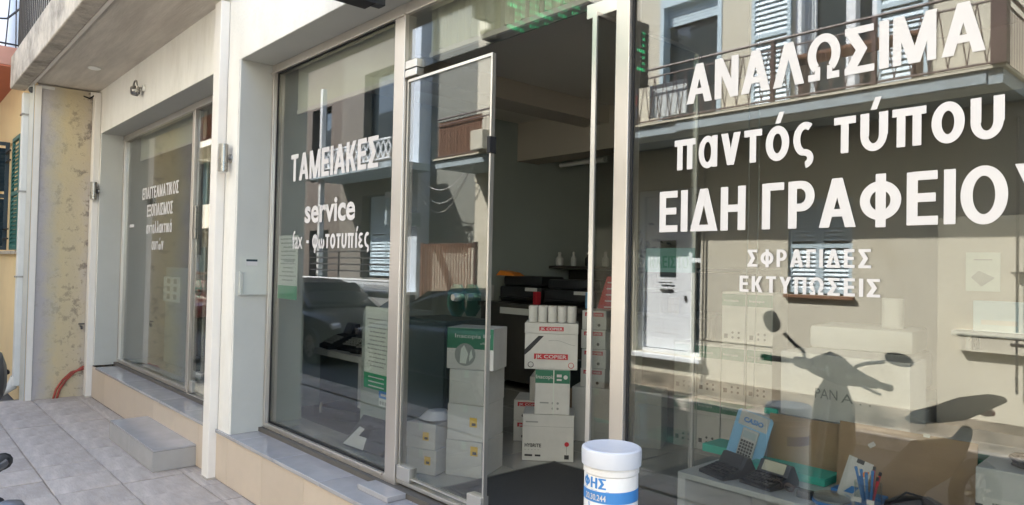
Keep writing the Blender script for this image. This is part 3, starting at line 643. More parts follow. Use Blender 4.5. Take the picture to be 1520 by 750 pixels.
# ================================================================== WHITE DRUM BY THE DOOR
t = thing('plastic_drum', 'white plastic drum with grey lid and blue printed band standing before the door', 'drum', (-1.345, 1.62, .0))
prof = [(.088, 0), (.100, .01), (.102, .12), (.104, .125), (.102, .13), (.102, .985), (.100, .99), (.105, .995), (.105, 1.006), (.101, 1.010), (.101, 1.02)]
MB().lathe(prof, (0, 0, 0), 48).build('body', M['drum'], t, True)
MB().lathe([(.108, 1.014), (.1125, 1.016), (.114, 1.052), (.112, 1.061), (.108, 1.0635), (.102, 1.0645), (.097, 1.0635), (.05, 1.064), (.02, 1.064)], (0, 0, 0), 48).build('lid', M['lid'], t, True)
def curved_text(txt, ang0, z, cap, r, mat, dang, gr=True, bold=.02):
    if gr: ob = greek(txt, (0, 0, 0), X, Z, NY, 1.0, cap, mat, t)
    else: ob = latin(txt, (0, 0, 0), X, Z, NY, 1.0, cap, mat, t, bold=bold)
    for v in ob.data.vertices:
        a = R(ang0) + v.co.x * R(dang); rr = r - v.co.y * 1.0 + .0004; v.co = (rr * math.cos(a), rr * math.sin(a), v.co.z + z)
    return ob
fa = math.degrees(math.atan2(-1.62, 1.345))   # azimuth from the drum to the viewer
curved_text('ΦΗΣ', fa - 70, .958, .030, .1022, M['blue'], 60)
band = MB(); n_ = 40
vs = []; fs = []
for i in range(n_ + 1):
    a = R(fa - 115 + 230 * i / n_); vs += [(.1026 * math.cos(a), .1026 * math.sin(a), .918), (.1026 * math.cos(a), .1026 * math.sin(a), .948 + .006 * i / n_)]
for i in range(n_): fs.append((2 * i, 2 * i + 2, 2 * i + 3, 2 * i + 1))
band.add(vs, fs); band.build('band', M['blue'], t); t.scale = (.77, .77, 1)
curved_text('20.30.244', fa - 62, .925, .017, .1030, M['vinyl'], 52, False)
curved_text('λικκωο', fa - 54, .885, .030, .1022, M['blue'], 50)
curved_text('-  --  -', fa - 70, .950, .006, .1022, M['blue'], 66)

# ================================================================== ACROSS THE STREET (seen mirrored in the glass)
FY = -3.68
op = thing('cream_house', 'cream rendered house across the street with a long balcony, seen in the glass', 'house')
holes = [(-6.28, -5.20, .45, 2.70), (-4.02, -3.28, 1.34, 2.45), (-5.90, -4.94, 3.36, 5.55), (-3.97, -3.03, 3.36, 5.55), (.2, 1.4, 1.1, 2.5), (.2, 1.4, 3.36, 5.5)]
MB().walls(-9.90, 9, .20, 8.3, FY - .30, FY, holes).build('wall', M['cream'], op)
MB().box(-9.90, 9, FY - 8, FY - .32, -.1, 8.28).build('core', M['cream'], op)
MB().walls(-9.90, 9, -.12, .20, FY - .30, FY + .035, [(-6.28, -5.20, .45, 2.70)]).build('base_course', M['roughbase'], op)
MB().box(-9.90, 9, FY, FY + .02, 3.10, 3.238).build('band', M['cream'], op)
# balcony: slab, fascia, iron rail in a zigzag
bs = MB().box(-9.92, -1.68, -2.80, FY + .0, 3.25, 3.38).build('balcony_slab', M['slabgrey'], op)
MB().box(-9.95, -1.65, -2.765, FY, 3.382, 3.41, .004).build('edge_tile', M['cream'], bs)
MB().box(-5.0, -1.80, -2.797, -2.785, 3.262, 3.37).build('fascia_board', M['slabgrey'], bs)
rl = MB(); yb = -2.80; zt = 4.08
rl.tube([(-9.88, yb, zt), (-1.70, yb, zt)], .017, 6); rl.tube([(-9.88, yb, zt - .10), (-1.70, yb, zt - .10)], .011, 5); rl.tube([(-9.88, yb, 3.44), (-1.70, yb, 3.44)], .012, 5)
rl.tube([(-1.70, yb, zt), (-1.70, FY, zt)], .017, 6); rl.tube([(-1.70, yb, zt - .1), (-1.70, FY, zt - .1)], .011, 5); rl.tube([(-1.70, yb, 3.44), (-1.70, FY, 3.44)], .012, 5)
rail = rl.build('railing', M['rail'], op)
zz = MB(); x = -6.6
while x < -1.76:
    zz.tube([(x, yb, 3.44), (x + .075, yb, zt - .10)], .006, 4).tube([(x + .15, yb, 3.44), (x + .075, yb, zt - .10)], .006, 4); x += .15
x = -9.85
while x < -6.6: zz.tube([(x, yb, 3.44), (x, yb, zt - .1)], .006, 4); x += .09
for i in range(9): zz.tube([(-1.70, yb - .09 * (i + 1), 3.44), (-1.70, yb - .09 * (i + 1), zt - .1)], .006, 4)
zz.build('zigzag_bars', M['rail'], rail)
for x in (-7.4, -5.6, -3.77, -2.73, -1.70): MB().box(x - .022, x + .022, yb - .022, yb + .022, 3.41, zt, .003).build('rail_post', M['rail'], rail)
MB().box(-1.76, -1.64, -2.86, -2.74, 3.41, 4.10, .004).build('corner_post', M['rail'], rail)
scr = MB().box(-9.88, -8.72, -2.86, -2.84, 3.45, 3.50).box(-9.88, -8.72, -2.86, -2.84, 3.95, 4.0).build('balcony_screen', M['brownslat'], op)
slm = MB().box(0, .058, 0, .012, 0, .62).mesh('slat', M['brownslat'])
for i in range(18): inst('slat', slm, scr, (-9.87 + i * .064, -2.838, 3.42))
# window A with roller shutter, window B with shutters
fa_ = MB(); fa_.box(-5.90, -5.84, FY - .20, FY + .01, 3.41, 5.55).box(-5.0, -4.94, FY - .20, FY + .01, 3.41, 5.55).box(-5.84, -5.0, FY - .2, FY + .01, 5.2, 5.55); wA = fa_.build('window', M['louvre'], op)
MB().box(-5.84, -5.0, FY - .16, FY - .15, 3.36, 5.2).build('pane', M['glassdark'], wA)
slm = MB().box(0, .84, 0, .012, 0, .042, .003).mesh('slat', M['louvre'])
for i in range(6): inst('slat', slm, wA, (-5.84, FY - .10, 4.94 + i * .045))
fb = MB(); fb.box(-3.97, -3.90, FY - .20, FY - .02, 3.38, 5.55).box(-3.10, -3.03, FY - .20, FY - .02, 3.38, 5.55).box(-3.38, -3.28, FY - .20, FY - .02, 3.38, 5.4).box(-3.90, -3.10, FY - .2, FY - .02, 5.4, 5.55); wB = fb.build('window', M['doorwhite'], op)
MB().box(-3.90, -3.10, FY - .16, FY - .15, 3.36, 5.4).build('pane', M['glassdark'], wB)
cu = MB(); vs = []; fs = []
for i in range(13):
    xx_ = -3.90 + i * .012; vs += [(xx_, FY - .12 + .012 * math.sin(i * 1.9), 3.4), (xx_, FY - .12 + .012 * math.sin(i * 1.9), 5.38)]
for i in range(12): fs.append((2 * i, 2 * i + 1, 2 * i + 3, 2 * i + 2))
cu.add(vs, fs); cu.build('curtain', M['curtain'], wB)
# the shutters face the street: build facing -Y then turn
leaf_shutter(.50, 2.08, M['louvre'], op, pitch=.062, loc=(-4.00, FY + .045, 3.44), rz=R(180))
leaf_shutter(.50, 2.08, M['louvre'], op, pitch=.062, loc=(-2.53, FY + .045, 3.44), rz=R(180))
ls = leaf_shutter(.37, 1.08, M['louvre'], op, pitch=.05, loc=(-3.655, FY - .03, 1.36), rz=R(180))
ls = leaf_shutter(.37, 1.08, M['louvre'], op, pitch=.05, loc=(-3.285, FY - .03, 1.36), rz=R(180))
MB().box(-4.05, -3.25, FY - .02, FY + .05, 1.30, 1.338, .004).build('window_sill', M['brownslat'], op)
MB().box(.2, 1.4, FY - .2, FY - .19, 1.1, 2.5).box(.2, 1.4, FY - .2, FY - .19, 3.36, 5.5).build('pane', M['glassdark'], op)
# front door
df = MB(); df.box(-6.28, -6.20, FY - .22, FY - .10, .45, 2.70).box(-5.27, -5.20, FY - .22, FY - .10, .45, 2.70).box(-6.20, -5.27, FY - .22, FY - .10, 2.62, 2.70).box(-6.20, -5.27, FY - .22, FY - .10, .45, .50).box(-5.45, -5.40, FY - .2, FY - .1, .5, 2.62).box(-5.40, -5.27, FY - .2, FY - .1, 1.70, 1.76)
fd = df.build('front_door', M['doorwhite'], op)
MB().box(-6.19, -5.46, FY - .20, FY - .14, .51, 2.61, .004).build('door_panel', M['doorwhite'], fd)
MB().box(-5.40, -5.27, FY - .17, FY - .165, .5, 2.62).box(-5.94, -5.68, FY - .14, FY - .132, 1.50, 2.0).build('door_glass', M['glassdark'], fd)
gr = MB(); fg = MB()
for z in (.72, .78, 1.02, 1.12, 1.2, 1.28, 1.34, 1.46): fg.box(-6.02, -5.62, FY - .14, FY - .1385, z, z + .006)
gr.box(-5.92, -5.72, FY - .14, FY - .12, 1.30, 1.33); gr.tube([(-5.94, FY - .11, 1.42), (-5.72, FY - .11, 1.42)], .008, 6); gr.box(-5.53, -5.50, FY - .14, FY - .12, 1.18, 1.25)
gr.build('door_trim', M['iron'], fd); fg.build('door_groove', M['pipe'], fd)
MB().box(-6.36, -5.14, FY - .10, FY + .10, .39, .448, .006).build('door_step', M['doorwhite'], op)
MB().box(-2.27, -.6, FY + .0, FY + .09, 1.02, 1.07, .006).box(-2.23, -.62, FY, FY + .07, .86, 1.02, .004).build('window_box', M['cream'], op)
pp = MB(); pp.tube([(-1.75, FY + .06, .5), (-1.75, FY + .06, 3.1)], .014, 8); pp.tube([(-5.14, FY + .03, .1), (-5.14, FY + .03, 3.1)], .012, 8)
pp.build('gas_pipe', M['steel'], op)
for z in (.95, 1.62): MB().box(-1.80, -1.70, FY + .0, FY + .08, z, z + .02).build('pipe_bracket', M['iron'], op)
MB().box(-5.2, -4.2, FY - .02, FY + .012, .70, .72).box(-1.3, 2, FY, FY + .01, 2.2, 2.22).build('conduit', M['cream'], op)
# laundry and things on the balcony
t = thing('striped_towel', 'navy and red cloth hanging on the opposite balcony rail', 'towel', (-5.86, -2.77, 3.48))
for k, (a, b, m) in enumerate(((.30, .60, 'cloth_blue'), (.16, .30, 'cloth_red'), (0, .16, 'cloth_blue'))):
    MB().box(0, .30, 0, .012, a, b - .002).build('cloth_band', M[m], t)
t = tag(MB().box(-5.50, -4.95, -2.95, -2.93, 3.5, 3.92, .004).build('bed_sheet', M['sheet']), 'pale sheet airing behind the zigzag balcony rail across the street', 'sheet')
t = thing('balcony_table', 'low table standing by the window shutters on the opposite balcony', 'table', (-3.2, -3.2, 3.41))
MB().box(-.5, .8, -.15, .15, .50, .54, .004).build('table_top', M['brownslat'], t)
for a in (-.42, .72): MB().box(a - .02, a + .02, -.1, .1, 0, .5).build('leg', M['rail'], t)
t = tag(MB().box(-8.72, -8.42, -2.78, -2.60, 3.41, 3.72, .01).build('planter', M['cream']), 'cream planter standing on the opposite balcony beside the slatted screen', 'planter')
# grey side wing with brown gate
wg = thing('grey_house', 'narrow grey rendered house across the street behind a brown slatted gate', 'house')
MB().box(-11.66, -9.905, -8, FY - .25, -.12, 7.6).build('wall', M['greyrender'], wg)
MB().box(-11.60, -9.93, FY - .249, FY - .20, -.1, 1.95).build('lower_band', M['cream'], wg)  # cream colour stands for the lit wall below the shadow line
gt = thing('slatted_gate', 'brown vertical slatted gate between the white house and the cream house', 'gate')
MB().box(-10.70, -9.18, -3.14, -3.10, 1.90, 1.98).box(-10.70, -9.18, -3.14, -3.10, .25, .32).build('gate_rail', M['rail'], gt)
slm = MB().box(0, .042, 0, .014, 0, 1.85, .002).mesh('slat', M['brownslat'])
for i in range(19): inst('slat', slm, gt, (-10.69 + i * .078, -3.098, .12))
for x in (-10.72, -9.18): MB().box(x - .03, x + .03, -3.16, -3.10, .0, 2.0, .003).build('gate_post', M['rail'], gt)
# white-blue house
wh = thing('blue_white_house', 'pale blue and white house across the street with louvred shutters and ornamental parapets', 'house')
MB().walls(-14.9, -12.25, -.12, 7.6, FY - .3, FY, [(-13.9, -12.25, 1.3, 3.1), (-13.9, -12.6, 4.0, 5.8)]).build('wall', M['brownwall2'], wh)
MB().box(-12.249, -11.68, FY - .3, FY + .03, -.12, 7.6).build('end_pilaster', M['bluewhite'], wh)
MB().box(-14.9, -11.68, -9, FY - .301, -.12, 7.58).build('core', M['brownwall'], wh)
MB().box(-14.9, -11.62, FY, -2.80, 1.0, 1.06).build('veranda_floor', M['bluewhite'], wh)
def lattice(x0, x1, z0, z1, y, name, parent):
    mb = MB(); mb.box(x0, x1, y, y + .05, z0, z0 + .03).box(x0, x1, y, y + .05, z1 - .03, z1)
    h_ = z1 - z0 - .06; n_ = int((x1 - x0) / h_) * 2
    wd = (x1 - x0) / n_
    for i in range(n_):
        a = x0 + i * wd; m_ = (z0 + z1) / 2; p = [(a, m_ - .02), (a + wd / 2, z1 - .03), (a + wd, m_ - .02), (a + wd, m_ + .02), (a + wd / 2, z1 + .005), (a, m_ + .02)]
        mb.tube([(a, y + .025, m_), (a + wd / 2, y + .025, z1 - .03)], .016, 4).tube([(a + wd / 2, y + .025, z1 - .03), (a + wd, y + .025, m_)], .016, 4)
        mb.tube([(a, y + .025, m_), (a + wd / 2, y + .025, z0 + .03)], .016, 4).tube([(a + wd / 2, y + .025, z0 + .03), (a + wd, y + .025, m_)], .016, 4)
    mb.build(name, M['doorwhite'], parent)
lattice(-14.8, -11.2, 1.06, 1.30, -2.80, 'ornamental_parapet', wh)
MB().box(-14.8, -11.2, -2.86, -2.81, -.12, 1.05).build('veranda_wall', M['bluewhite'], wh)
MB().box(-14.8, -11.3, FY, -2.78, 3.42, 3.56).build('upper_slab', M['slabgrey'], wh)
lattice(-14.2, -11.3, 3.58, 3.98, -2.80, 'ornamental_parapet', wh)
vr = MB()
for z in (1.45, 1.58, 1.71, 1.84): vr.tube([(-14.5, -2.78, z), (-11.15, -2.78, z)], .016, 5)
for x in (-14.5, -13.2, -12.2, -11.15): vr.tube([(x, -2.78, 1.3), (x, -2.78, 1.86)], .02, 5)
vr.build('veranda_rail', M['iron'], wh)
for x in (-14.30, ): MB().box(x - .045, x + .045, -2.96, -2.86, 1.06, 3.42).build('column', M['pipe'], wh); MB().box(x - .045, x + .045, -2.96, -2.86, 3.57, 5.4).build('column', M['pipe'], wh)
for x in (-12.90, -12.26): leaf_shutter(.62, 1.70, M['louvre'], wh, pitch=.07, loc=(x, FY - .02, 1.35), rz=R(180))
MB().box(-13.9, -13.2, FY - .2, FY - .19, 1.3, 3.1).box(-13.9, -12.3, FY - .2, FY - .19, 4.0, 5.8).build('window_pane', M['glassdark'], wh)
MB().box(-11.665, -11.60, FY, -2.9, 2.35, 2.62).build('name_plate', M['slabgrey'], wh)
MB().box(-12.9, -11.9, FY + .0, FY + .02, 3.0, 3.12).build('lintel_band', M['doorwhite'], wh)
# brown house and far cream block
bh = thing('brown_house', 'dark brown rendered house further along the opposite side', 'house')  # the render itself is dark brown
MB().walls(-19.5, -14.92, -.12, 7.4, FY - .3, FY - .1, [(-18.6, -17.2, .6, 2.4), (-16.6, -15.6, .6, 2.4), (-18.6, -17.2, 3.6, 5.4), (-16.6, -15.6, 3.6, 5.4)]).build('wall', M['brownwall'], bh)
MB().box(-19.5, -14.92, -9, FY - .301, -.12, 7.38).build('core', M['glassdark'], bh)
fb_ = thing('far_apartment_block', 'sunlit cream apartment block with teal shutters at the far end of the street', 'apartment block')
MB().box(-26.2, -19.52, -11, FY - .4, -.12, 8.8).build('wall', M['cream'], fb_)
for z0, z1 in ((2.55, 3.22), (4.95, 5.75)):
    for x0, x1 in ((-26.2, -24.6), (-24.2, -20)):
        b_ = MB().box(x0, x1, FY - .399, -2.9, z0, z0 + .15).build('balcony', M['cream'], fb_); MB().box(x0, x1, -2.899, -2.78, z0 - .02, z1, .01).build('parapet', M['cream'], b_)
for z0 in (.3, 3.3, 5.8):
    for x in (-25.9, -23.6, -21.6):
        wn = MB().box(x, x + 1.1, FY - .399, FY - .36, z0 + (0 if z0 > 1 else 0), z0 + 1.75).build('window', M['shutdark'], fb_)
        MB().box(x + .56, x + 1.12, FY - .359, FY - .32, z0, z0 + 1.75).build('shutter', M['shut'], wn)
dh = thing('dark_far_house', 'added dark brown house closing the far end of the street', 'house')  # dark coloured house added so reflections past the cream block stay dark
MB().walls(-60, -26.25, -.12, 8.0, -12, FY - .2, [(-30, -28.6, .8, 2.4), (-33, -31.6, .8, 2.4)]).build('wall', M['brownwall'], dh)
MB().box(-60, -55, -3.6, 8, -.12, 9).build('end_wall', M['brownwall'], dh)
def bush(x, y, z, r, label):
    t = thing('potted_plant', label, 'plant', (x, y, z), 0, 'plants on the far balcony')
    MB().lathe([(.10, 0), (.14, .24), (.15, .25)], (0, 0, 0), 12).build('pot', M['clay'], t)
    mb = MB()
    for i in range(160):
        p = Vector((random.gauss(0, r * .5), random.gauss(0, r * .35), .25 + abs(random.gauss(r * .5, r * .45)))); a = Vector((random.uniform(-1, 1), random.uniform(-1, 1), random.uniform(-1, 1))).normalized() * .06; b = a.orthogonal().normalized() * .03
        mb.add([p - a, p + b, p + a, p - b], [(0, 1, 2, 3)])
    mb.build('leaves', M['leaf'], t)
bush(-23.2, -3.1, 2.70, .55, 'leafy green plant on the far cream balcony, nearer one'); bush(-24.9, -3.1, 2.70, .5, 'leafy green plant on the far cream balcony, farther one')
# overhead wires
wr = thing('overhead_wires', 'sagging cables strung along the grey house wall across the street', 'cable')
for k, (z0, z1, s_) in enumerate(((3.5, 3.4, .45), (3.4, 3.3, .6), (3.3, 3.35, .75))):
    MB().tube([(-11.6 + 1.75 * i / 10, -3.5, z0 + (z1 - z0) * i / 10 - s_ * (1 - (i / 5 - 1) ** 2)) for i in range(11)], .008, 5).build('wire', M['pipe'], wr)

# ================================================================== PARKED CARS ACROSS THE ROAD
def car(label, x0, L_, paint, yc=-2.05, H=1.42, hood_right=True):
    W = .86; t = thing('parked_car', label, 'car', (x0, yc, -.122), 0, 'cars parked along the opposite kerb')
    f = (lambda u: u * L_) if hood_right else (lambda u: (1 - u) * L_)
    def sec(u, zb, zt_, w_): return ((f(u), 0, (zb + zt_) / 2), (0, w_, 0), (0, 0, (zt_ - zb) / 2))
    low = [(0, .34, .66, .62), (.02, .26, .88, .74), (.08, .20, .95, .83), (.2, .18, .97, .86), (.5, .17, .94, .86), (.72, .18, .93, .86), (.86, .20, .86, .83), (.96, .24, .74, .76), (1, .34, .62, .62)]
    MB().loft([sec(*a) for a in low], 28, 4.5).build('body', paint, t, True)
    cabs = [(.05, .90, .96, .66), (.10, .90, 1.24, .68), (.17, .90, H - .03, .66), (.30, .90, H, .65), (.45, .90, H - .01, .65), (.56, .90, H - .10, .66), (.66, .90, 1.16, .70), (.745, .90, .95, .74)]
    cb = MB().loft([sec(*a) for a in cabs], 28, 5).build('cabin', paint, t, True)
    for s in (-1, 1):
        for a, b, za, zb2 in ((.12, .30, H - .14, H - .10), (.32, .48, H - .10, H - .11), (.50, .63, H - .14, 1.16)):
            wy0, wy1 = s * .742, s * .70
            mb = MB(); xa, xb = f(a), f(b)
            mb.add([(xa, s * .725, .98), (xb, s * .735, .98), (xb - (xb - xa) * .08, s * .675, zb2), (xa + (xb - xa) * .08, s * .675, za)], [(0, 1, 2, 3)]); mb.add([(xa, s * .715, .98), (xb, s * .725, .98), (xb - (xb - xa) * .08, s * .665, zb2), (xa + (xb - xa) * .08, s * .665, za)], [(3, 2, 1, 0)])
            mb.build('side_window', M['carwin'], cb)
        MB().loft([((f(.63), s * .80, .98), (.07, 0, 0), (0, 0, .05)), ((f(.63), s * .95, 1.0), (.06, 0, 0), (0, 0, .06))], 10, 3).build('wing_mirror', paint, t, True)
        MB().loft([((f(.955), s * .60, .66), (.10, 0, 0), (0, 0, .07)), ((f(.955), s * .74, .66), (.06, 0, 0), (0, 0, .05))], 10, 3).build('headlight', M['lamp'], t, True)
        MB().loft([((f(.03), s * .62, .78), (.06, 0, 0), (0, 0, .09)), ((f(.03), s * .74, .78), (.04, 0, 0), (0, 0, .07))], 10, 3).build('tail_light', M['taillens'], t, True)
        for u in (.17, .83):
            wl = MB().lathe([(.20, -.10), (.29, -.10), (.31, -.07), (.31, .07), (.29, .10), (.20, .10)], (f(u), s * .76, .31), 24, 'Y').build('wheel', M['rubber'], t, True)
            MB().lathe([(.19, -.105), (.16, -.09), (.05, -.11), (.03, -.112)], (f(u), s * .76 + (.215 if s > 0 else 0) * 0, .31), 20, 'Y').lathe([(.03, .112), (.05, .11), (.16, .09), (.19, .105)], (f(u), s * .76, .31), 20, 'Y').build('rim', M['steel'], wl, True)
    ws = MB(); ws.add([(f(.565), -.58, H - .07), (f(.565), .58, H - .07), (f(.735), .66, .98), (f(.735), -.66, .98)], [(0, 1, 2, 3)]); ws.add([(f(.56), -.58, H - .09), (f(.56), .58, H - .09), (f(.73), .66, .96), (f(.73), -.66, .96)], [(3, 2, 1, 0)])
    ws.build('windscreen', M['carwin'], cb)
    return t
car('dark hatchback parked before the pale blue house, roof mirrored in the middle window', -14.5, 4.0, M['carpaint'])
car('dark car parked before the brown gate, roof mirrored in the glass door', -10.0, 4.2, M['carpaint'], hood_right=False)
car('red car parked far along the street, mirrored in the far window', -22.0, 4.1, M['carred'])

# ================================================================== SCOOTER
s = thing('parked_scooter', 'dark scooter leaning on its stand on the pavement, mirrored in the near window', 'scooter', (-.02, -.045, 0))
bc = Vector((-1.80, .20, 1.02)); Lh = Vector((-2.165, .300, 1.065)); Rh = Vector((-1.475, .215, .965)); rear = Vector((.38, -.93, 0)).normalized(); side = Vector((.93, .38, 0)).normalized()
hb = MB().tube([Lh + Vector((.02, 0, 0)), Vector((-2.0, .20, 1.05)), bc + Vector((-.08, 0, 0)), bc + Vector((.08, 0, -.02)), Vector((-1.62, .21, .99)), Rh], .012, 8).build('handlebar', M['scootgrey'], s, True)
MB().tube([Lh, Lh + (Vector((-2.0, .20, 1.05)) - Lh) * .75], [.019, .017], 12).build('grip', M['rubber'], hb, True)
MB().tube([Rh, Rh + (bc - Rh) * .35], [.019, .017], 12).build('grip', M['rubber'], hb, True)
MB().tube([Lh + Vector((-.015, 0, 0)), Lh + Vector((.002, 0, 0))], [.017, .022], 12).tube([Rh + Vector((.015, 0, 0)), Rh + Vector((0, 0, 0))], [.017, .022], 12).build('bar_end', M['black'], hb, True)
MB().tube([Vector((-2.20, .25, 1.045)), Vector((-2.08, .235, 1.045)), Vector((-1.99, .20, 1.05))], [.007, .008, .01], 6).build('brake_lever', M['black'], hb, True)
MB().tube([Vector((-1.51, .24, .925)), Vector((-1.60, .24, .955)), Vector((-1.68, .20, .985))], [.007, .008, .01], 6).build('brake_lever', M['scootgrey'], hb, True)
MB().loft([(Vector((-2.01, .22, 1.055)), (0, .022, 0), (0, 0, .028)), (Vector((-1.95, .21, 1.045)), (0, .03, 0), (0, 0, .036)), (Vector((-1.91, .20, 1.04)), (0, .022, 0), (0, 0, .03))], 10).build('switch_box', M['scootgrey'], hb, True)
cw = [((-1.955, .155, 1.03), (0, .025, 0), (0, 0, .035)), ((-1.90, .135, 1.03), (0, .03, 0), (0, 0, .065)), ((-1.83, .145, 1.035), (0, .045, 0), (0, 0, .09)), ((-1.75, .20, 1.025), (0, .075, 0), (0, 0, .085)), ((-1.68, .20, 1.0), (0, .06, 0), (0, 0, .055)), ((-1.60, .21, .985), (0, .04, 0), (0, 0, .035)), ((-1.54, .21, .975), (0, .025, 0), (0, 0, .025))]
MB().loft(cw, 16, 2.2).build('instrument_cowl', M['scoot'], s, True)
MB().loft([((-1.79, .19, 1.02), (.05, 0, 0), (0, 0, .05)), ((-1.79, .215, 1.01), (.03, 0, 0), (0, 0, .03))], 14, 2).build('headlight', M['lamp'], s, True)
# mirrors on stalks
def mirror(stalk, c, a, b, d):
    st_ = MB().tube(stalk, .011, 7).build('mirror_stalk', M['black'], s, True)
    c, a, b, d = map(Vector, (c, a, b, d)); k = [(c - d * .035, a * .45, b * .45), (c - d * .026, a * .85, b * .85), (c - d * .008, a, b), (c + d * .006, a * .98, b * .98)]
    MB().loft(k, 16, 2.4).build('mirror_housing', M['black'], st_, True)
    MB().loft([(c + d * .0065, a * .92, b * .92), (c + d * .008, a * .9, b * .9)], 16, 2.4).build('mirror_glass', M['chrome'], st_, True)
mirror([(-1.955, .20, 1.06), (-1.965, .205, 1.12), (-2.00, .23, 1.15), (-2.06, .26, 1.22)], (-2.135, .262, 1.285), (-.030, 0, .062), (.042, 0, .022), (0, -1, .05))
mirror([(-1.66, .20, 1.01), (-1.66, .20, 1.06), (-1.60, .21, 1.085), (-1.50, .215, 1.105)], (-1.425, .22, 1.125), (.072, 0, -.008), (.0, .0, .036), (0, -1, -.2))
# body
MB().loft([((-1.80, .14, .96), tuple(side * .07), (0, 0, .05)), ((-1.80, .15, .84), tuple(side * .15), (0, .04, .06)), ((-1.80, .17, .65), tuple(side * .17), (0, .05, .06)), ((-1.82, .17, .42), tuple(side * .13), (0, .04, .05)), ((-1.80, .14, .30), tuple(side * .08), (0, .03, .03))], 18, 2.6).build('front_shield', M['scoot'], s, True)
def P(u, z): q = Vector((-1.76, .12, 0)) + rear * u; return (q.x, q.y, z)
MB().loft([(P(.02, .32), tuple(side * .12), (0, 0, .04)), (P(.2, .30), tuple(side * .17), (0, 0, .05)), (P(.45, .32), tuple(side * .16), (0, 0, .07)), (P(.6, .42), tuple(side * .10), (0, 0, .15)), (P(.78, .45), tuple(side * .09), (0, 0, .12)), (P(.92, .50), tuple(side * .06), (0, 0, .07)), (P(1.0, .60), tuple(side * .04), (0, 0, .04))], 18, 2.8).build('body', M['scoot'], s, True)
MB().loft([(P(.55, .70), tuple(side * .06), (0, 0, .02)), (P(.66, .715), tuple(side * .11), (0, 0, .03)), (P(.85, .73), tuple(side * .13), (0, 0, .035)), (P(1.05, .775), tuple(side * .12), (0, 0, .035)), (P(1.25, .80), tuple(side * .08), (0, 0, .025))], 18, 2.6).build('seat', M['blackmatt'], s, True)
def ring_wheel(c, r, ax, name):
    c = Vector(c); ax = Vector(ax); a = Vector((0, 0, 1)); pts = [c + (ax * math.cos(t * math.pi / 14) + a * math.sin(t * math.pi / 14)) * r for t in range(29)]
    w_ = MB().tube(pts, .045, 10, False).build(name, M['rubber'], s, True)
    sp = MB()
    for q in range(6): sp.tube([c, c + (ax * math.cos(q * math.pi / 3) + a * math.sin(q * math.pi / 3)) * (r - .03)], .012, 6)
    sp.lathe([(.04, -.05), (.04, .05)], tuple(c), 12, 'X').build('rim', M['steel'], w_)
ring_wheel((-1.83, .40, .215), .17, (-.2, .98, 0), 'wheel'); ring_wheel(P(1.08, .215), .17, tuple(rear), 'wheel')
MB().tube([(-1.80, .24, .9), (-1.82, .34, .4), (-1.83, .40, .215)], .025, 8).build('fork', M['scootgrey'], s)
MB().tube([P(.6, .25), tuple(Vector(P(.62, .0)) + side * .14)], .010, 6).build('side_stand', M['iron'], s)
MB().loft([(P(1.16, .72), tuple(side * .05), (0, 0, .03)), (P(1.20, .715), tuple(side * .04), (0, 0, .025))], 12, 2.2).build('tail_light', M['taillens'], s, True)

# ================================================================== INSIDE: DOORWAY
t = thing('door_mat', 'large dark grey mat on the shop floor inside the open door', 'mat', (-2.46, 2.69, FL + .001), 0)
MB().box(-.55, .55, -.40, .40, 0, .012, .003).build('pile', M['mat'], t); MB().box(-.58, .58, -.43, .43, 0, .006, .002).build('border', M['black'], t)
def carton(label, x, y, z, w_, d_, h_, rz, mat='carton', prints=None, lid=0, group=None, tape=True, name='paper_carton'):
    t = thing(name, label, 'box', (x, y, z), rz, group)
    MB().box(0, w_, 0, d_, .001, h_ - (lid if lid else 0), .004).build('body', M[mat], t)
    if lid: MB().box(-.002, w_ + .002, -.003, d_ + .003, h_ - lid, h_ - .001, .004).build('lid', M[mat], t)
    if tape and not lid: MB().box(w_ * .47, w_ * .53, -.0008, d_, h_ - .0025, h_ - .0003).build('tape', M['cardboard'] if mat == 'cardboard' else M['paper'], t)
    if tape and not lid and name == 'paper_carton': MB().box(w_ * .44, w_ * .56, -.0012, .0002, h_ - .045, h_ - .003).build('tape_end', M['paper'], t)
    if prints: prints(t, w_, h_, d_)
    return t
def yl(u, v, s=.045):
    def f(t, w_, h_, d_):
        o = MB().box(u * w_, u * w_ + s, -.0012, -.0004, v * h_, v * h_ + s * 1.15).build('price_label', M['yellow'], t)
        MB().box(u * w_ + s * .3, u * w_ + s * .85, -.0018, -.0013, v * h_ + s * .15, v * h_ + s * .5).build('print', M['ink'], o)
    return f
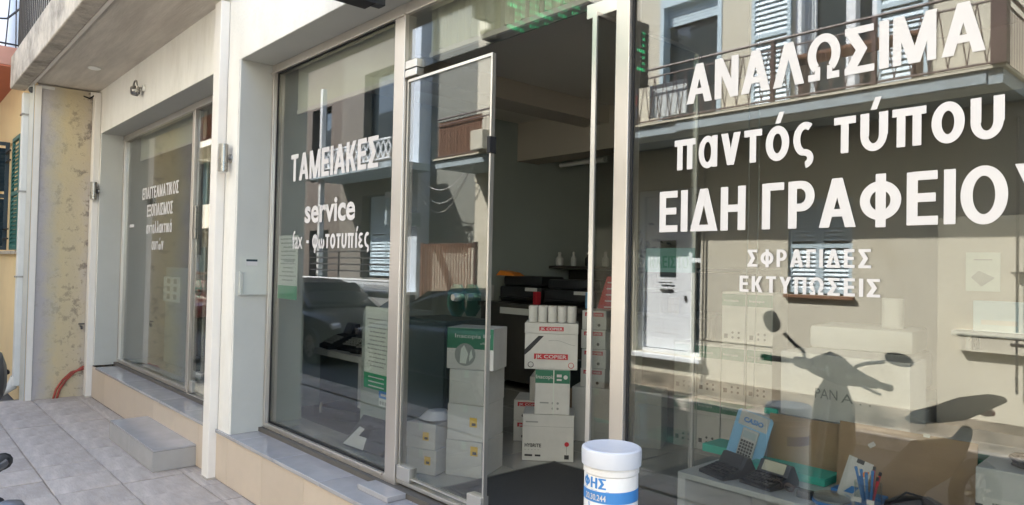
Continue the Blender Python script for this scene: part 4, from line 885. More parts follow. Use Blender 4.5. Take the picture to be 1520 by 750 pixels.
def inac(sz=.8, pic=True):
    def f(t, w_, h_, d_):
        MB().box(.002, w_ - .002, -.0016, -.0004, h_ * .5, h_ - .002).build('green_band', M['green'], t)
        latin('Inacopia', (w_ * .18, -.0018, h_ * .76), X, Z, NY, w_ * .55, h_ * .10, M['vinyl'], t)
        latin('office', (w_ * .72, -.0018, h_ * .62), X, Z, NY, w_ * .18, h_ * .06, M['vinyl'], t)
        for a, b in ((.78, .78), (.87, .78)): MB().box(w_ * a, w_ * (a + .06), -.0020, -.0016, h_ * b, h_ * (b + .08)).build('print_square', M['vinyl'], t)
        if pic:
            R_ = h_ * .27; MB().lathe([(R_, 0), (R_, .0012)], (w_ * .40, -.0030, h_ * .36), 28, 'Y').build('round_picture', M['greyink'], t)
            mb = MB(); mb.prism([(-.5, -.75), (.1, -.8), (.3, .1), (-.1, .85), (-.4, .5)], (w_ * .40, -.0032, h_ * .36), (R_, 0, 0), (0, 0, R_), NY, .0004)
            mb.prism([(.4, -.6), (.75, -.2), (.6, .5), (.45, .1)], (w_ * .40, -.0032, h_ * .36), (R_, 0, 0), (0, 0, R_), NY, .0005); mb.build('picture_shape', M['paper'], t)
    return f
a0 = R(26)
ax, ay = -3.235, 2.44
dx, dy = math.cos(a0), math.sin(a0)
carton('white carton with yellow label, lowest of the stack behind the closed door leaf', ax, ay, FL, .225, .30, .20, a0, prints=yl(.68, .62), group='white cartons behind the door glass')
carton('white carton with yellow label, second from the floor behind the closed door leaf', ax + .002, ay + .004, FL + .20, .223, .30, .205, a0 + .02, prints=yl(.62, .40), group='white cartons behind the door glass')
carton('white carton without label under the green picture carton', ax + .012, ay + .004, FL + .405, .215, .30, .195, a0, group='white cartons behind the door glass')
carton('white carton with green band and round picture topping the door stack', ax - .005, ay - .006, FL + .60, .285, .22, .235, a0 + .05, prints=inac(), lid=0, tape=False)
a1 = R(22)
carton('small white carton with yellow label on the floor left of the door stack', -3.425, 2.30, FL, .20, .24, .14, a1, prints=yl(.62, .40, .04), group='white cartons behind the door glass')
carton('small white carton with yellow label on top of the floor carton', -3.43, 2.30, FL + .14, .195, .24, .145, a1, prints=yl(.58, .35, .04), group='white cartons behind the door glass')
tag(MB().loft([((-3.40, 2.42, FL + .288), (.02, 0, 0), (0, .05, 0)), ((-3.35, 2.44, FL + .30), (.08, .03, 0), (-.03, .09, 0)), ((-3.34, 2.45, FL + .345), (.05, .02, 0), (-.02, .06, 0)), ((-3.34, 2.45, FL + .35), (.02, 0, 0), (0, .02, 0))], 12, 2).build('plastic_wrap', M['lid'], None, True), 'crumpled plastic wrap lying on the small carton stack', 'plastic wrap')
# central stack
b0 = R(43)
def hyb(t, w_, h_, d_):
    MB().box(0, w_, -.0010, -.0004, h_ * .74, h_ * .745).build('fold_line', M['greyink'], t)
    latin('HYBRITE', (w_ * .05, -.0012, h_ * .30), X, Z, NY, w_ * .32, h_ * .075, M['ink'], t, bold=.03)
    latin('- - - - -', (w_ * .05, -.0012, h_ * .23), X, Z, NY, w_ * .28, h_ * .04, M['ink'], t)
    MB().box(w_ * .05, w_ * .2, -.0012, -.0004, h_ * .10, h_ * .14).box(w_ * .25, w_ * .36, -.0012, -.0004, h_ * .10, h_ * .14).box(w_ * .82, w_ * .91, -.0012, -.0004, h_ * .06, h_ * .15).box(w_ * .86, w_ * .865, -.0012, -.0004, h_ * .16, h_ * .34).build('print_mark', M['ink'], t)
    MB().lathe([(w_ * .045, 0), (w_ * .045, .0008)], (w_ * .865, -.0015, h_ * .38), 18, 'Y').build('red_dot', M['red'], t)
    MB().box(w_ * .06, w_ * .30, -.0010, -.0004, h_ * .82, h_ * .85).build('print_line', M['greyink'], t)
def inac2(t, w_, h_, d_):
    MB().box(.002, w_ - .002, -.0012, -.0004, h_ * .70, h_ - .002).build('green_band', M['green'], t)
    latin('Inacopia', (w_ * .04, -.0016, h_ * .80), X, Z, NY, w_ * .52, h_ * .09, M['vinyl'], t)
    MB().lathe([(w_ * .06, 0), (w_ * .06, .0006)], (w_ * .87, -.0018, h_ * .84), 16, 'Y').build('print_dot', M['vinyl'], t)
    MB().box(w_ * .62, w_ * .76, -.0016, -.0012, h_ * .84, h_ * .90).box(w_ * .62, w_ * .76, -.0016, -.0012, h_ * .76, h_ * .80).build('print_square', M['vinyl'], t)
    mb = MB()
    for a in (.52, .66):
        for b in (.14, .26): mb.lathe([(w_ * .035, 0), (w_ * .035, .0006)], (w_ * a, -.0012, h_ * b), 10, 'Y')
    mb.box(w_ * .15, w_ * .40, -.001, -.0004, h_ * .25, h_ * .28); mb.build('print_mark', M['greyink'], t)
    MB().box(w_ * .52, w_ * .55, -.0022, -.0005, 0, h_).build('strap', M['paper'], t)
def jk(t, w_, h_, d_):
    def badge(v, wd, hh):
        MB().box(w_ * .5 - wd / 2, w_ * .5 + wd / 2, -.0040, -.0032, v, v + hh).build('red_badge', M['red'], t)
        latin('JK COPIER', (w_ * .5 - wd * .46, -.0042, v + hh * .2), X, Z, NY, wd * .92, hh * .62, M['vinyl'], t, bold=.02)
    badge(h_ * .83, w_ * .46, h_ * .09); badge(h_ * .22, w_ * .64, h_ * .12)
    MB().prism([(0, .30), (.10, .40), (.36, .72), (.26, .72), (0, .42)], (0, -.0005, 0), (w_, 0, 0), (0, 0, h_), NY, .0008).build('dark_stripe', M['ink'], t)
    MB().tube([(w_ * (.45 + .05 * i), -.0008, h_ * (.62 + .03 * math.sin(i * .5) - .006 * i)) for i in range(11)], .0012, 4).build('print_curve', M['greyink'], t)
    for a in (.12, .88):
        mb = MB(); R_ = w_ * .05
        mb.tube([(w_ * a + R_ * math.cos(q * math.pi / 8), -.0006, h_ * .10 + R_ * math.sin(q * math.pi / 8)) for q in range(17)], .0022, 4, False); mb.build('print_ring', M['ink'] if a < .5 else M['red'], t)
bx, by = -3.185, 2.985
carton('white carton printed HYBRITE at the foot of the doorway stack', bx, by, FL, .315, .25, .285, b0, prints=hyb, tape=False)
carton('white carton with green band standing between the two larger doorway cartons', bx + .055, by + .045, FL + .285, .215, .25, .275, b0, prints=inac2, tape=False)
carton('white carton with red JK COPIER badges high on the doorway stack', bx + .005, by + .0, FL + .56, .325, .24, .285, b0, prints=jk, lid=.066, tape=False)
cb0, sb0 = math.cos(b0), math.sin(b0)
for r_ in range(2):
    for i in range(5):
        u = .045 + i * .060; v = .06 + r_ * .09
        t = thing('paper_roll', 'white till roll on the red badged carton, %s from the left in the %s row' % (('first', 'second', 'third', 'fourth', 'fifth')[i], ('front', 'back')[r_]), 'paper roll', (bx + .005 + u * cb0 - v * sb0, by + u * sb0 + v * cb0, FL + .845), 0, 'till rolls on the doorway stack')
        MB().lathe([(.010, .004), (.027, .001), (.029, .004), (.029, .096), (.027, .099), (.010, .097)], (0, 0, 0), 20).build('roll', M['carton'], t, True)
        MB().lathe([(.0098, .004), (.0098, .099)], (0, 0, 0), 10).build('core', M['cardboard'], t)
# behind left of it
def jks(t, w_, h_, d_):
    MB().box(w_ * .12, w_ * .88, -.0010, -.0004, h_ * .70, h_ * .90).build('red_badge', M['red'], t)
    latin('JK COPIER', (w_ * .16, -.0012, h_ * .74), X, Z, NY, w_ * .68, h_ * .11, M['vinyl'], t, bold=.02)
    mb = MB(); mb.lathe([(h_ * .08, 0), (h_ * .08, .0006)], (w_ * .3, -.001, h_ * .25), 12, 'Y').lathe([(h_ * .08, 0), (h_ * .08, .0006)], (w_ * .7, -.001, h_ * .25), 12, 'Y'); mb.build('print_dot', M['ink'], t)
carton('white carton with red badge on the floor behind the doorway stack', -3.58, 3.27, FL, .22, .3, .14, R(40), prints=jks, tape=False, group='red badged cartons behind the doorway stack')
carton('white carton with red badge second from the floor behind the doorway stack', -3.58, 3.27, FL + .14, .22, .3, .14, R(40), prints=jks, tape=False, group='red badged cartons behind the doorway stack')
carton('plain white carton above the red badged pair behind the doorway stack', -3.50, 3.34, FL + .28, .20, .3, .16, R(40), tape=False)
c0 = R(28)
carton('plain pale carton at the foot of the stack by the open door leaf', -3.35, 3.60, FL, .34, .32, .37, c0, group='cartons by the open door leaf')
nth = ('lowest', 'second', 'third', 'topmost')
for k in range(4):
    carton('white JK carton, %s in the stack seen left of the open leaf' % nth[k], -3.31 + .006 * (k % 2), 3.64, FL + .37 + .132 * k, .17, .3, .130, c0, prints=jks, tape=False, group='cartons by the open door leaf')
for k in range(4):
    carton('white JK carton, %s in the stack seen through the open leaf' % nth[k], -3.13 + .006 * (k % 2), 3.73, FL + .37 + .128 * k - (0), .17, .3, .126, c0, prints=jks, tape=False, group='cartons by the open door leaf')
carton('plain pale carton holding up the stack seen through the open leaf', -3.04, 3.765, FL, .26, .3, .368, c0, group='cartons by the open door leaf')
t = thing('red_display_sign', 'tapered red cardboard sign standing behind the open door leaf', 'sign', (-3.38, 4.02, FL + .86), R(28))
MB().prism([(-.10, 0), (.12, 0), (.12, .27), (-.02, .27)], (0, 0, 0), X, Z, NY, .012).build('board', M['red'], t)
mk = MB()
for i in range(5): mk.box(-.04 + .006 * i, .03 + .01 * i, -.0135, -.0122, .04 + .045 * i, .05 + .045 * i)
mk.build('print_line', M['vinyl'], t)
t = thing('black_shelf_unit', 'dark shelf unit behind the open door leaf', 'shelf', (-3.45, 4.0, FL), R(28))
MB().box(-.1, .8, -.08, .3, .82, .858, .003).build('shelf_board', M['desk'], t); MB().box(-.1, -.07, -.08, .3, .0, .82).box(.77, .8, -.08, .3, 0, .82).build('side_panel', M['desk'], t); MB().box(-.07, .77, .27, .3, 0, .82).build('back_panel', M['desk'], t)
for i, (x, y, z, w_, h_, m, nme) in enumerate(((-4.05, 3.9, 0, .34, .26, 'cardboard', 'brown carton on the floor before the desk, left one'), (-3.66, 3.95, 0, .26, .22, 'cardboard', 'brown carton on the floor before the desk, right one'), (-4.02, 3.92, .262, .28, .20, 'darkcab', 'dark box on top of the left brown carton'))):
    carton(nme, x, y, FL + z, w_, .26, h_, R(20 - 9 * i), mat=m, tape=m == 'cardboard', name='storage_box')
t = thing('wall_socket', 'white double socket on the back wall of the shop', 'socket', (-6.4, 6.99, 1.0)); MB().box(0, .15, -.012, 0, 0, .08, .004).build('plate', M['ceramic'], t); MB().lathe([(.02, 0), (.02, .002)], (.04, -.0145, .04), 14, 'Y').lathe([(.02, 0), (.02, .002)], (.11, -.0145, .04), 14, 'Y').build('outlet', M['greyink'], t)
# desk and printers at the back
t = thing('sales_desk', 'long dark desk across the back of the shop', 'desk', (-5.7, 4.5, FL))
MB().box(0, 2.7, 0, .75, .80, .84, .004).build('desk_top', M['desk'], t); MB().box(0, 2.6, .05, .08, .1, .80).build('front_panel', M['desk'], t)
for a in (.0, 2.55): MB().box(a, a + .05, .05, .7, 0, .80).build('leg', M['desk'], t)
MB().box(.55, .95, -.003, .0, .74, .80).build('label_strip', M['pipe'], t)
def printer(label, x, y, z, w_, d_, h_, mat, name='office_printer'):
    t = thing(name, label, 'printer', (x, y, z), R(8)); m = M[mat]
    MB().box(0, w_, 0, d_, .01, h_ * .62, .02).build('body', m, t, True); MB().box(.02, w_ - .02, .03, d_, h_ * .63, h_, .02).build('scanner_lid', m, t, True)
    MB().box(.08, w_ - .08, -.10, .02, h_ * .18, h_ * .22, .003).build('paper_tray', m, t); MB().box(w_ * .62, w_ * .9, -.004, .004, h_ * .45, h_ * .58, .002).build('control_panel', M['pipe'], t)
printer('black office printer with an orange leaflet on top at the desk\'s left', -5.30, 4.62, FL + .84, .52, .40, .26, 'black')
printer('black office printer in the middle of the dark desk', -4.68, 4.62, FL + .84, .55, .40, .24, 'black')
printer('black office printer at the right of the dark desk', -4.05, 4.62, FL + .84, .50, .40, .24, 'black')
tag(MB().prism([(0, 0), (.28, 0), (.22, .03), (.06, .05)], (-5.27, 4.66, FL + 1.102), X, Z, NY, .12).build('leaflet_pile', M['orange']), 'orange leaflets lying on the left desk printer', 'leaflets')
for i, (x, y, w_, d_, h_, m, nme) in enumerate(((-5.58, 4.58, .12, .1, .16, 'carton', 'white box standing at the left end of the dark desk'), (-4.76, 4.56, .06, .05, .12, 'red', 'small red packet between the desk printers'), (-4.10, 4.55, .05, .05, .14, 'lightblue', 'small blue packet at the right desk printer'), (-3.52, 4.60, .16, .12, .20, 'carton', 'white box at the right end of the dark desk'), (-3.35, 4.62, .10, .1, .13, 'cardboard', 'brown box at the far right end of the dark desk'))):
    carton(nme, x, y, FL + .841, w_, d_, h_, R(12 * (-1) ** i), mat=m, tape=False, name='small_box')
t = thing('back_shelf', 'long dark shelf of small white goods behind the desk', 'shelf', (-5.9, 5.5, FL))
MB().box(0, 2.9, 0, .35, 1.18, 1.21, .003).box(0, 2.9, 0, .35, .75, .78, .003).build('shelf_board', M['desk'], t); MB().box(0, .03, 0, .35, 0, 1.18).box(2.87, 2.9, 0, .35, 0, 1.18).box(1.44, 1.47, 0, .35, 0, 1.18).build('side_panel', M['desk'], t); MB().box(.03, 2.87, .32, .349, 0, 1.17).build('back_panel', M['desk'], t)
for i in range(9):
    t = thing('small_bottle', 'small %s stoppered bottle on the back shelf, %s from the left' % ('pale' if i % 3 else 'dark', ('first', 'second', 'third', 'fourth', 'fifth', 'sixth', 'seventh', 'eighth', 'ninth')[i]), 'bottle', (-5.7 + i * .22 + random.uniform(-.03, .03), 5.62, FL + 1.212), 0, 'small pale bottles along the back shelf')
    r_ = random.uniform(.03, .045); h_ = random.uniform(.10, .17)
    MB().lathe([(r_ * .8, 0), (r_, .01), (r_, h_ * .55), (r_ * .45, h_ * .75), (r_ * .4, h_ * .9)], (0, 0, 0), 14).build('body', M['pipe'] if i % 3 else M['blackmatt'], t, True)
    MB().lathe([(r_ * .5, h_ * .9), (r_ * .5, h_), (r_ * .3, h_ * 1.05)], (0, 0, 0), 12).build('cap', M['carton'], t, True)
t = thing('strip_lamp', 'unlit white tube lamp on the back wall of the shop', 'lamp', (-5.35, 5.5, 2.70)); MB().tube([(0, 0, 0), (.62, 0, 0)], .022, 12).build('tube', M['ceramic'], t, True); MB().box(-.02, .64, .02, .06, -.02, .04, .004).build('housing', M['intpale'], t)
t = thing('black_plant', 'small dark leafy plant on the shelf seen through the open leaf', 'plant', (-3.55, 4.7, 1.42))
MB().lathe([(.05, 0), (.07, .13), (.075, .135)], (0, 0, 0), 14).build('pot', M['black'], t); mb = MB()
for i in range(90):
    p = Vector((random.gauss(0, .09), random.gauss(0, .07), .17 + abs(random.gauss(.12, .09)))); a = Vector((random.uniform(-1, 1), random.uniform(-1, 1), random.uniform(-.3, 1))).normalized() * .04; b = a.orthogonal().normalized() * .014; mb.add([p - a, p + b, p + a, p - b], [(0, 1, 2, 3)])
mb.build('leaves', M['blackmatt'], t)
t = thing('tall_cabinet', 'tall dark cabinet behind the open door leaf carrying a plant', 'cabinet', (-3.75, 4.55, FL)); MB().box(0, .45, 0, .4, 0, 1.015, .004).build('body', M['desk'], t); MB().box(.01, .44, -.015, -.001, .02, 1.0, .003).build('door', M['desk'], t)
t = thing('storage_cabinet', 'dark teal storage cabinet behind the closed door leaf', 'cabinet', (-4.02, 2.64, FL)); MB().box(0, .50, 0, .36, 0, .84, .005).build('body', M['darkcab'], t); MB().box(.005, .495, -.014, -.001, .02, .82, .003).build('door', M['darkcab'], t); MB().box(.04, .055, -.03, -.015, .40, .52, .003).build('handle', M['steel'], t)

# ================================================================== INSIDE: MIDDLE WINDOW
t = thing('pale_cabinet', 'pale grey cabinet behind the notice by the door', 'cabinet', (-4.56, 2.66, FL)); MB().box(0, .42, 0, .32, 0, .86, .005).build('body', M['intpale'], t); MB().box(.01, .41, -.012, -.001, .02, .84, .003).build('door', M['intpale'], t)
t = thing('display_table', 'white display table with black cash registers in the middle window', 'table', (-5.70, 2.75, FL))
MB().box(0, .98, 0, .55, .43, .48, .003).build('table_top', M['white2'], t)
for a in (0, .93): MB().box(a, a + .05, 0, .55, 0, .43, .002).build('leg', M['white2'], t)
MB().box(.052, .928, .06, .075, 0, .428).build('back_panel', M['darkcab'], t)
def register(label, x, y, z, rz):
    t = thing('cash_register', label, 'cash register', (x, y, z), rz, 'cash registers in the middle window')
    MB().prism([(0, 0), (.30, 0), (.30, .12), (.16, .10), (.02, .035), (0, .03)], (0, 0, 0), Y, Z, X, .24).build('body', M['blackmatt'], t)
    MB().prism([(.20, .115), (.29, .12), (.28, .20), (.24, .20)], (.03, 0, 0), Y, Z, X, .18).build('display', M['black'], t)
    kb = MB()
    for i in range(5):
        for j in range(4): kb.box(.03 + i * .037, .055 + i * .037, .035 + j * .028, .055 + j * .028, .045 + j * .0125, .058 + j * .0135)
    kb.build('keys', M['greyink'], t); MB().box(.06, .16, .235, .238, .14, .17).build('screen', M['slabgrey'], t)
tag(MB().box(-5.45, -4.4, 2.46, 3.6, FL + .001, FL + .007).build('floor_dimming_sheet', M['mat']), 'dark sheet added to dim the display floor of the middle window', 'mat')  # dark sheet added to dim the floor inside the display
register('black cash register on the white table, nearest the left pier', -5.52, 2.80, FL + .48, R(-8)); register('black cash register second along the white table', -5.24, 2.82, FL + .48, R(6)); register('black cash register third along the white table', -4.99, 2.80, FL + .48, R(14))
t = thing('till_tray', 'black cash drawer unit with an open flap on the display floor', 'cash drawer', (-5.02, 2.52, FL + .006), R(20))
MB().box(0, .42, 0, .38, .005, .09, .008).build('body', M['black'], t); MB().box(.02, .40, .30, .33, .095, .24, .006).build('flap', M['blackmatt'], t); MB().tube([(.08, -.01, .05), (.08, -.01, .13)], .01, 8).build('key', M['steel'], t)
def pack(t, w_, h_, d_):
    MB().prism([(.0, 0), (.55, 0), (.40, .55), (.12, .62)], (0, -.0008, 0), (w_, 0, 0), (0, 0, h_), NY, .0006).build('white_panel', M['carton'], t)
    MB().box(w_ * .80, w_ * .93, -.0012, -.0004, h_ * .70, h_ * .92).build('orange_label', M['orange'], t)
    latin('a 300', (w_ * .55, -.0012, h_ * .12), X, Z, NY, w_ * .2, h_ * .12, M['ink'], t); MB().prism([(.25, .35), (.5, .35), (.42, .75), (.3, .75)], (0, -.0016, 0), (w_, 0, 0), (0, 0, h_), NY, .0006).build('picture_shape', M['blackmatt'], t)
t = carton('black and white product box with orange label lying in the middle window', -4.16, 2.30, FL + .012, .36, .07, .20, R(6), mat='black', prints=pack, tape=False, name='product_box'); t.rotation_euler = (R(-42), 0, R(4)); t.scale = (1.15, 1.15, 1.15)

# ================================================================== INSIDE: FAR WINDOW
t = thing('grey_screen_panel', 'pale grey panel wall of a display stand behind the far window', 'display stand', (-8.9, 2.55, FL)); MB().box(0, .9, 0, .03, 0, 1.1, .003).build('panel', M['intpale'], t); MB().box(0, .9, .03, .35, .0, .04).build('base', M['intpale'], t)
t = thing('white_pole', 'slim white pole standing behind the far window', 'pole', (-7.72, 2.6, FL)); MB().lathe([(.09, 0), (.09, .01), (.02, .015), (.02, 2.68)], (0, 0, 0), 12).build('shaft', M['post'], t, True)

# ================================================================== INSIDE: NEAR WINDOW
t = thing('low_display_table', 'white low display table in the near window holding calculators', 'table', (-1.68, 2.44, FL))
TT = .771 - FL
MB().box(0, 1.9, 0, .52, TT - .022, TT, .002).build('table_top', M['white2'], t)
for a in (0, 1.86): MB().box(a, a + .035, 0, .52, 0, TT - .022, .002).build('leg', M['white2'], t)
TZ = .772
# calculator blister
t = thing('calculator_pack', 'blue CASIO calculator blister card propped on the low table', 'calculator', (-1.655, 2.74, TZ + .002)); t.rotation_euler = (R(-9), R(13), R(8))
MB().prism([(0, 0), (.155, 0), (.155, .225), (.145, .235), (.01, .235), (0, .225)], (0, 0, 0), X, Z, NY, .0015).build('card', M['lightblue'], t)
MB().box(.015, .14, -.0022, -.0016, .17, .232).build('pale_top', M['white2'], t)
latin('CASIO', (.035, -.0026, .188), X, Z, NY, .085, .020, M['blue'], t, bold=.04)
cb_ = MB().box(.045, .115, -.014, -.002, .03, .165, .003).build('calculator', M['white2'], t); MB().box(.052, .108, -.0155, -.0142, .125, .155).build('screen', M['slabgrey'], cb_)
kk = MB()
for i in range(5):
    for j in range(6): kk.box(.0515 + i * .0118, .0600 + i * .0118, -.0165, -.0142, .038 + j * .0135, .0475 + j * .0135, .0)
kk.build('keys', M['ink'], cb_)
def stand_calc(label, x, y, rz, scr):
    t = thing('desk_calculator', label, 'calculator', (x, y, TZ + .001), rz)
    MB().prism([(0, 0), (.17, 0), (.17, .02), (.14, .075), (.125, .075), (.10, .035), (0, .012)], (0, 0, 0), Y, Z, X, .14).build('body', M['black'], t)
    mb = MB()
    for i in range(5):
        for j in range(4): mb.box(.012 + i * .025, .030 + i * .025, .012 + j * .02, .026 + j * .02, .0165 + j * .0048, .022 + j * .0052)
    mb.build('keys', M['blackmatt'], t)
    MB().prism([(.103, .042), (.125, .0765), (.1235, .0775), (.1015, .043)], (.02, 0, 0), Y, Z, X, .10).build('screen', M['mask'] if scr else M['ink'], t)
stand_calc('black desk calculator with dark screen at the corner of the low table', -1.62, 2.50, R(-18), False); stand_calc('black desk calculator with pale green screen on the low table', -1.44, 2.50, R(-10), True)
t = tag(MB().box(-1.80, -1.60, 2.80, 2.95, TZ, TZ + .035, .003).build('teal_folder', M['teal']), 'teal folder lying behind the blue blister card', 'folder')
t = tag(MB().box(-1.52, -1.20, 2.70, 2.84, TZ, TZ + .030, .003).build('teal_folder', M['teal']), 'teal folder lying under the left cardboard sheet', 'folder')
t = tag(MB().box(-1.55, -1.49, 2.885, 2.90, TZ + .20, TZ + .225, .003).build('teal_tab', M['teal']), 'small teal tab above the left cardboard sheet', 'tab')
t = thing('cardboard_sheet', 'brown cardboard sheet leaning left of the pair in the near window', 'cardboard', (-1.505, 2.83, TZ + .002)); t.rotation_euler = (R(-7), 0, R(2))
MB().box(0, .29, 0, .006, 0, .213, .001).build('sheet', M['cardboard'], t); MB().box(.287, .293, -.003, .0, 0, .213).build('fold', M['cardboard'], t)
t = thing('cardboard_sheet', 'wider brown cardboard sheet with a small label leaning in the near window', 'cardboard', (-1.175, 2.74, TZ + .002)); t.rotation_euler = (R(-7), 0, R(1))
MB().box(0, .455, 0, .006, 0, .248, .001).build('sheet', M['cardboard'], t); MB().prism([(0, 0), (.025, 0), (.025, .016), (0, .016)], (.115, -.0005, .165), (.8, 0, .6), (-.6, 0, .8), NY, .001).build('label', M['carton'], t); MB().box(.29, .31, -.004, .008, .24, .252).build('tape_bit', M['paper'], t)
# cup of pens
t = thing('pen_cup', 'clear cup of red and blue pens on the low table', 'pen cup', (-.965, 2.50, TZ + .002))
MB().lathe([(.040, 0), (.042, .002), (.043, .11), (.0425, .11), (.0405, .004)], (0, 0, 0), 26).build('cup', M['clear'], t, True)
MB().lathe([(.0395, .004), (.0400, .045), (.0, .045)], (0, 0, 0), 20).build('blue_base', M['blue'], t, True)
MB().box(-.035, -.005, -.044, -.0425, .05, .066).box(.012, .036, -.044, -.0425, .05, .066).build('paper_tag', M['carton'], t)
for i in range(9):
    a = i * .7; r0, r1 = .016, .036
    m = M['red'] if i in (0, 1, 2) else M['blue']; p0 = (r0 * math.cos(a), r0 * math.sin(a), .05); p1 = (r1 * math.cos(a) * (1 if i % 2 else .8), r1 * math.sin(a), .122 + .012 * (i % 3))
    pn = tag(MB().tube([p0, p1], .0042, 7).build('pen', m, None, True), ('red pen, %s of three in the clear cup' % ('rightmost', 'middle', 'hindmost')[i]) if i < 3 else ('blue pen in the clear cup, %s from the back' % ('nearest', 'second', 'third', 'fourth', 'fifth', 'sixth')[i - 3]), 'pen', '%s pens in the clear cup' % ('red' if i < 3 else 'blue')); pn.location = (-.965, 2.50, TZ + .002)
    MB().tube([p1, tuple(Vector(p1) + (Vector(p1) - Vector(p0)).normalized() * .012)], .005, 7).build('cap', M['ink'] if i < 3 else m, pn, True)
t = thing('price_card', 'white product card with a small sketch behind the pen cup', 'card', (-1.125, 2.62, TZ + .002)); t.rotation_euler = (R(-10), R(14), R(4))
MB().prism([(0, 0), (.085, 0), (.085, .16), (0, .16)], (0, 0, 0), X, Z, NY, .002).build('card', M['carton'], t); MB().box(.03, .055, -.003, -.0022, .145, .16).build('hanger_slot', M['ink'], t); MB().prism([(0, 0), (.02, .03), (.045, .035), (.03, .005)], (.02, -.0022, .03), X, Z, NY, .0008).build('sketch', M['blue'], t); MB().prism([(0, 0), (.02, .01), (.025, .03), (.008, .025)], (.055, -.0022, .10), X, Z, NY, .0008).build('picture_mark', M['orange'], t)
# disc spindle
t = thing('disc_spindle', 'round blue CD-R disc spindle lying at the front of the low table', 'disc pack', (-1.10, 2.53, TZ + .001))
MB().lathe([(.060, 0), (.064, .003), (.064, .012), (.062, .014)], (0, 0, 0), 36).build('tray', M['blue'], t, True); MB().lathe([(.060, .014), (.060, .021), (.012, .0215)], (0, 0, 0), 36).build('discs', M['greyink'], t, True); MB().lathe([(.062, .014), (.062, .027), (.055, .030), (.01, .030)], (0, 0, 0), 36).build('dome', M['clear'], t, True)
latin('CD-R', (-.055, -.0655, .003), X, Z, NY, .03, .008, M['vinyl'], t)
t = thing('folded_glasses', 'pair of folded brown glasses between the calculators and the discs', 'glasses', (-1.30, 2.53, TZ + .008), R(-10))
mb = MB()
for a in (0, .05): mb.tube([(a + .02 * math.cos(q * math.pi / 6), 0, .014 + .014 * math.sin(q * math.pi / 6)) for q in range(13)], .003, 5, False)
mb.tube([(-.02, 0, .02), (-.015, .03, .012), (.05, .035, .006)], .003, 5).tube([(.07, 0, .02), (.065, .04, .012), (.0, .045, .006)], .003, 5); mb.build('frame', M['rail'], t, True)
t = tag(MB().box(-1.215, -1.16, 2.50, 2.53, TZ, TZ + .03, .004).build('ink_cartridge', M['black']), 'small black ink cartridge next to the folded glasses', 'cartridge')
t = tag(MB().box(-1.16, -.98, 2.66, 2.72, TZ, TZ + .018, .002).build('blue_box', M['blue']), 'flat dark blue box behind the disc spindle', 'box')
# black bag
t = thing('black_bag', 'glossy black bag with a long handle lying before the wide cardboard', 'bag', (-.83, 2.56, TZ + .002))
MB().loft([((-.10, 0, .03), (0, .02, 0), (0, 0, .02)), ((-.06, 0, .04), (0, .05, 0), (0, 0, .035)), ((.02, .01, .045), (0, .06, 0), (0, 0, .042)), ((.09, .0, .035), (0, .05, 0), (0, 0, .033)), ((.14, 0, .02), (0, .02, 0), (0, 0, .015))], 16, 2).build('body', M['black'], t, True)
MB().tube([(-.08, -.03, .05), (-.03, -.02, .095), (.04, -.02, .09), (.10, -.03, .06), (.14, -.04, .02)], .004, 6).build('handle', M['black'], t, True)
# right hand boxes
t = carton('dark green box printed office at the right end of the near window', -.76, 2.80, TZ + .001, .16, .10, .19, 0, mat='green', tape=False, name='green_box'); latin('office', (.05, -.001, .12), X, Z, NY, .06, .018, M['vinyl'], t)
def bar(t, w_, h_, d_):
    MB().box(.02, .11, -.001, -.0002, h_ * .35, h_ * .62).build('label', M['carton'], t); mb = MB()
    for i in range(16): mb.box(.045 + i * .003, .0462 + i * .003 + .0008 * (i % 3 == 0), -.0016, -.001, h_ * .46, h_ * .56)
    mb.build('bar_mark', M['ink'], t)
t = carton('grey box with barcode label at the right end of the low table', -.66, 2.52, TZ + .001, .36, .30, .23, R(3), mat='white2', prints=bar, tape=False, name='grey_box'); MB().box(.0, .36, -.0006, 0, .0, .12).build('dark_band', M['blackmatt'], t)
t = thing('cable_coil', 'tangled dark cables lying on the grey box', 'cable', (-.50, 2.64, TZ + .235))
for k in range(3): MB().tube([(.10 * math.cos(q * .7 + k) * (1 - .02 * q), .08 * math.sin(q * .7 + k), .008 + .006 * k + .004 * math.sin(q)) for q in range(16)], .006, 6).build('loop', M['blackmatt'], t, True)
# low cabinet behind the table with the white box and a printer
t = thing('low_cabinet', 'white low cabinet behind the display table', 'cabinet', (-1.72, 2.99, FL)); MB().box(0, 1.5, 0, .46, 0, .545, .004).build('body', M['white2'], t)
for i in range(3): MB().box(.01 + .5 * i, .49 + .5 * i, -.014, -.001, .02, .53, .003).build('door', M['white2'], t)
t = thing('white_box', 'large white box with PAN written by hand behind the cardboard sheets', 'box', (-1.565, 3.06, FL + .546), R(3))
MB().box(0, .53, 0, .22, 0, .285, .004).build('body', M['carton'], t)
latin('PAN', (.155, -.001, .095), X, Z, NY, .095, .045, M['greyink'], t); latin('A . .', (.265, -.001, .09), X, Z, NY, .12, .04, M['greyink'], t)
printer('wide pale grey plotter printer on the cabinet behind the white box', -1.72, 3.60, 1.0, .52, .40, .315, 'pipe', 'plotter')
t = thing('printer_stand', 'pale stand under the grey plotter printer', 'stand', (-1.74, 3.55, FL)); MB().box(0, .60, 0, .5, .56, .60, .003).build('top', M['white2'], t)
for a in (0, .56): MB().box(a, a + .04, 0, .5, 0, .56).build('leg', M['white2'], t)
t = tag(MB().lathe([(.012, 0), (.050, .001), (.050, .149), (.012, .15)], (-1.35, 3.78, 1.317), 24).build('paper_roll', M['carton'], None, True), 'thick white paper roll standing on the grey plotter printer', 'paper roll')
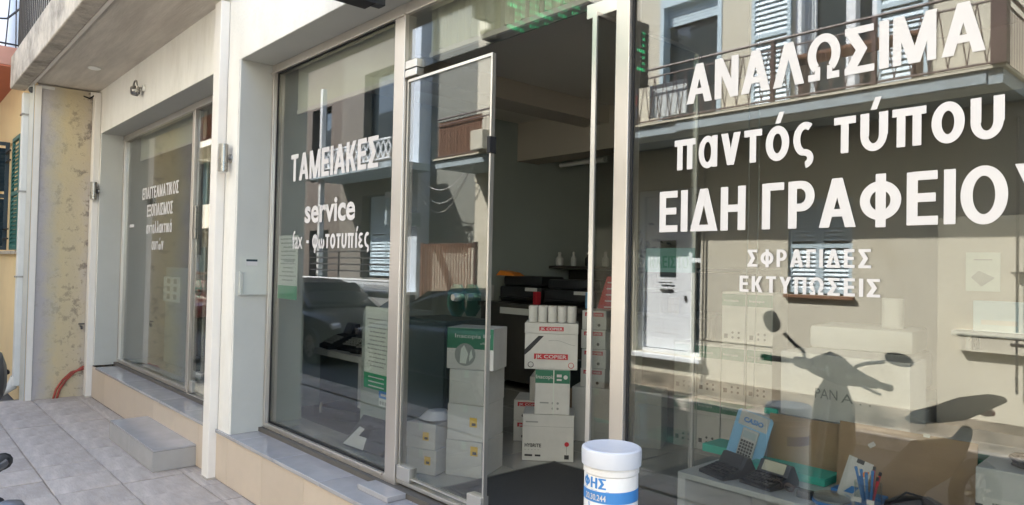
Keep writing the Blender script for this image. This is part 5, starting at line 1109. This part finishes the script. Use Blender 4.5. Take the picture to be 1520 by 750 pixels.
t, W_, H_ = sheet('pinned_sheet', 'pale sheet with a grey sketch pinned up at the right of the near window', 'poster', -.985, -.855, 1.52, 1.69, 3.60)
MB().box(.03, .10, -.001, 0, .135, .14).prism([(.02, .06), (.05, .09), (.11, .06), (.10, .05), (.06, .02)], (0, -.0005, 0), X, Z, NY, .0005).build('sketch', M['greyink'], t)
t = thing('display_board', 'pale back board carrying the pinned sheet', 'board', (-1.1, 3.61, FL)); MB().box(0, 1.3, 0, .02, .0, 1.45, .002).build('panel', M['intwall'], t); MB().box(0, 1.3, -.10, .0, 0, .03).build('foot', M['intwall'], t)
t = thing('blue_box', 'pale blue flat box standing below the pinned sheet', 'box', (-.86, 3.20, 1.0)); MB().box(0, .19, 0, .05, .0, .13, .003).build('body', M['louvre'], t); MB().box(.03, .16, -.001, 0, .03, .05).build('print_line', M['carton'], t)
t.location = (-.93, 3.50, 1.351)
t = thing('wall_shelf', 'slim pale shelf under the pale blue box', 'shelf', (-1.0, 3.46, 1.33)); MB().box(0, .34, 0, .148, 0, .02, .002).build('board', M['white2'], t); MB().box(.05, .07, .02, .148, -.06, 0).build('bracket', M['steel'], t); MB().box(.27, .29, .02, .148, -.06, 0).build('bracket', M['steel'], t)
# stacks of paper boxes at the left
for cx in range(4):
    for tz in range(3 if cx > 1 else 2):
        col_ = ('leftmost', 'second', 'third', 'rightmost')[cx]; lev = ('bottom', 'middle', 'top')[tz]
        def sp(t, w_, h_, d_):
            MB().box(.001, w_ - .001, -.0012, -.0004, h_ * .74, h_ * .96).build('green_band', M['green'], t); latin('Inacopia', (w_ * .08, -.0014, h_ * .82), X, Z, NY, w_ * .6, h_ * .05, M['vinyl'], t)
            mb = MB()
            for a in (.45, .7):
                for b in (.16, .25): mb.lathe([(w_ * .05, 0), (w_ * .05, .0006)], (w_ * a, -.001, h_ * b), 8, 'Y')
            mb.box(w_ * .1, w_ * .25, -.001, -.0004, h_ * .14, h_ * .22); mb.build('print_mark', M['ink'], t)
        carton('white paper box with green band, %s of the %s column behind the near window' % (lev, col_), -2.85 + .168 * cx, 4.08 + .02 * cx, FL + .352 * tz, .165, .25, .350, R(6), prints=sp, tape=False, group='paper boxes stacked behind the near window')
t = tag(MB().box(-2.5, -1.75, 2.6, 4.0, FL + .001, FL + .008).build('green_runner', M['darkcab']), 'dark green runner on the floor inside the near window', 'mat')
t = thing('wall_cable', 'two thin cables hanging behind the near window beside the paper boxes', 'cable')
for x in (-2.05, -1.99): MB().tube([(x, 3.6, 3.09), (x + .01, 3.6, 2.0), (x - .005, 3.6, .9)], .003, 5).build('wire', M['greyink'], t)
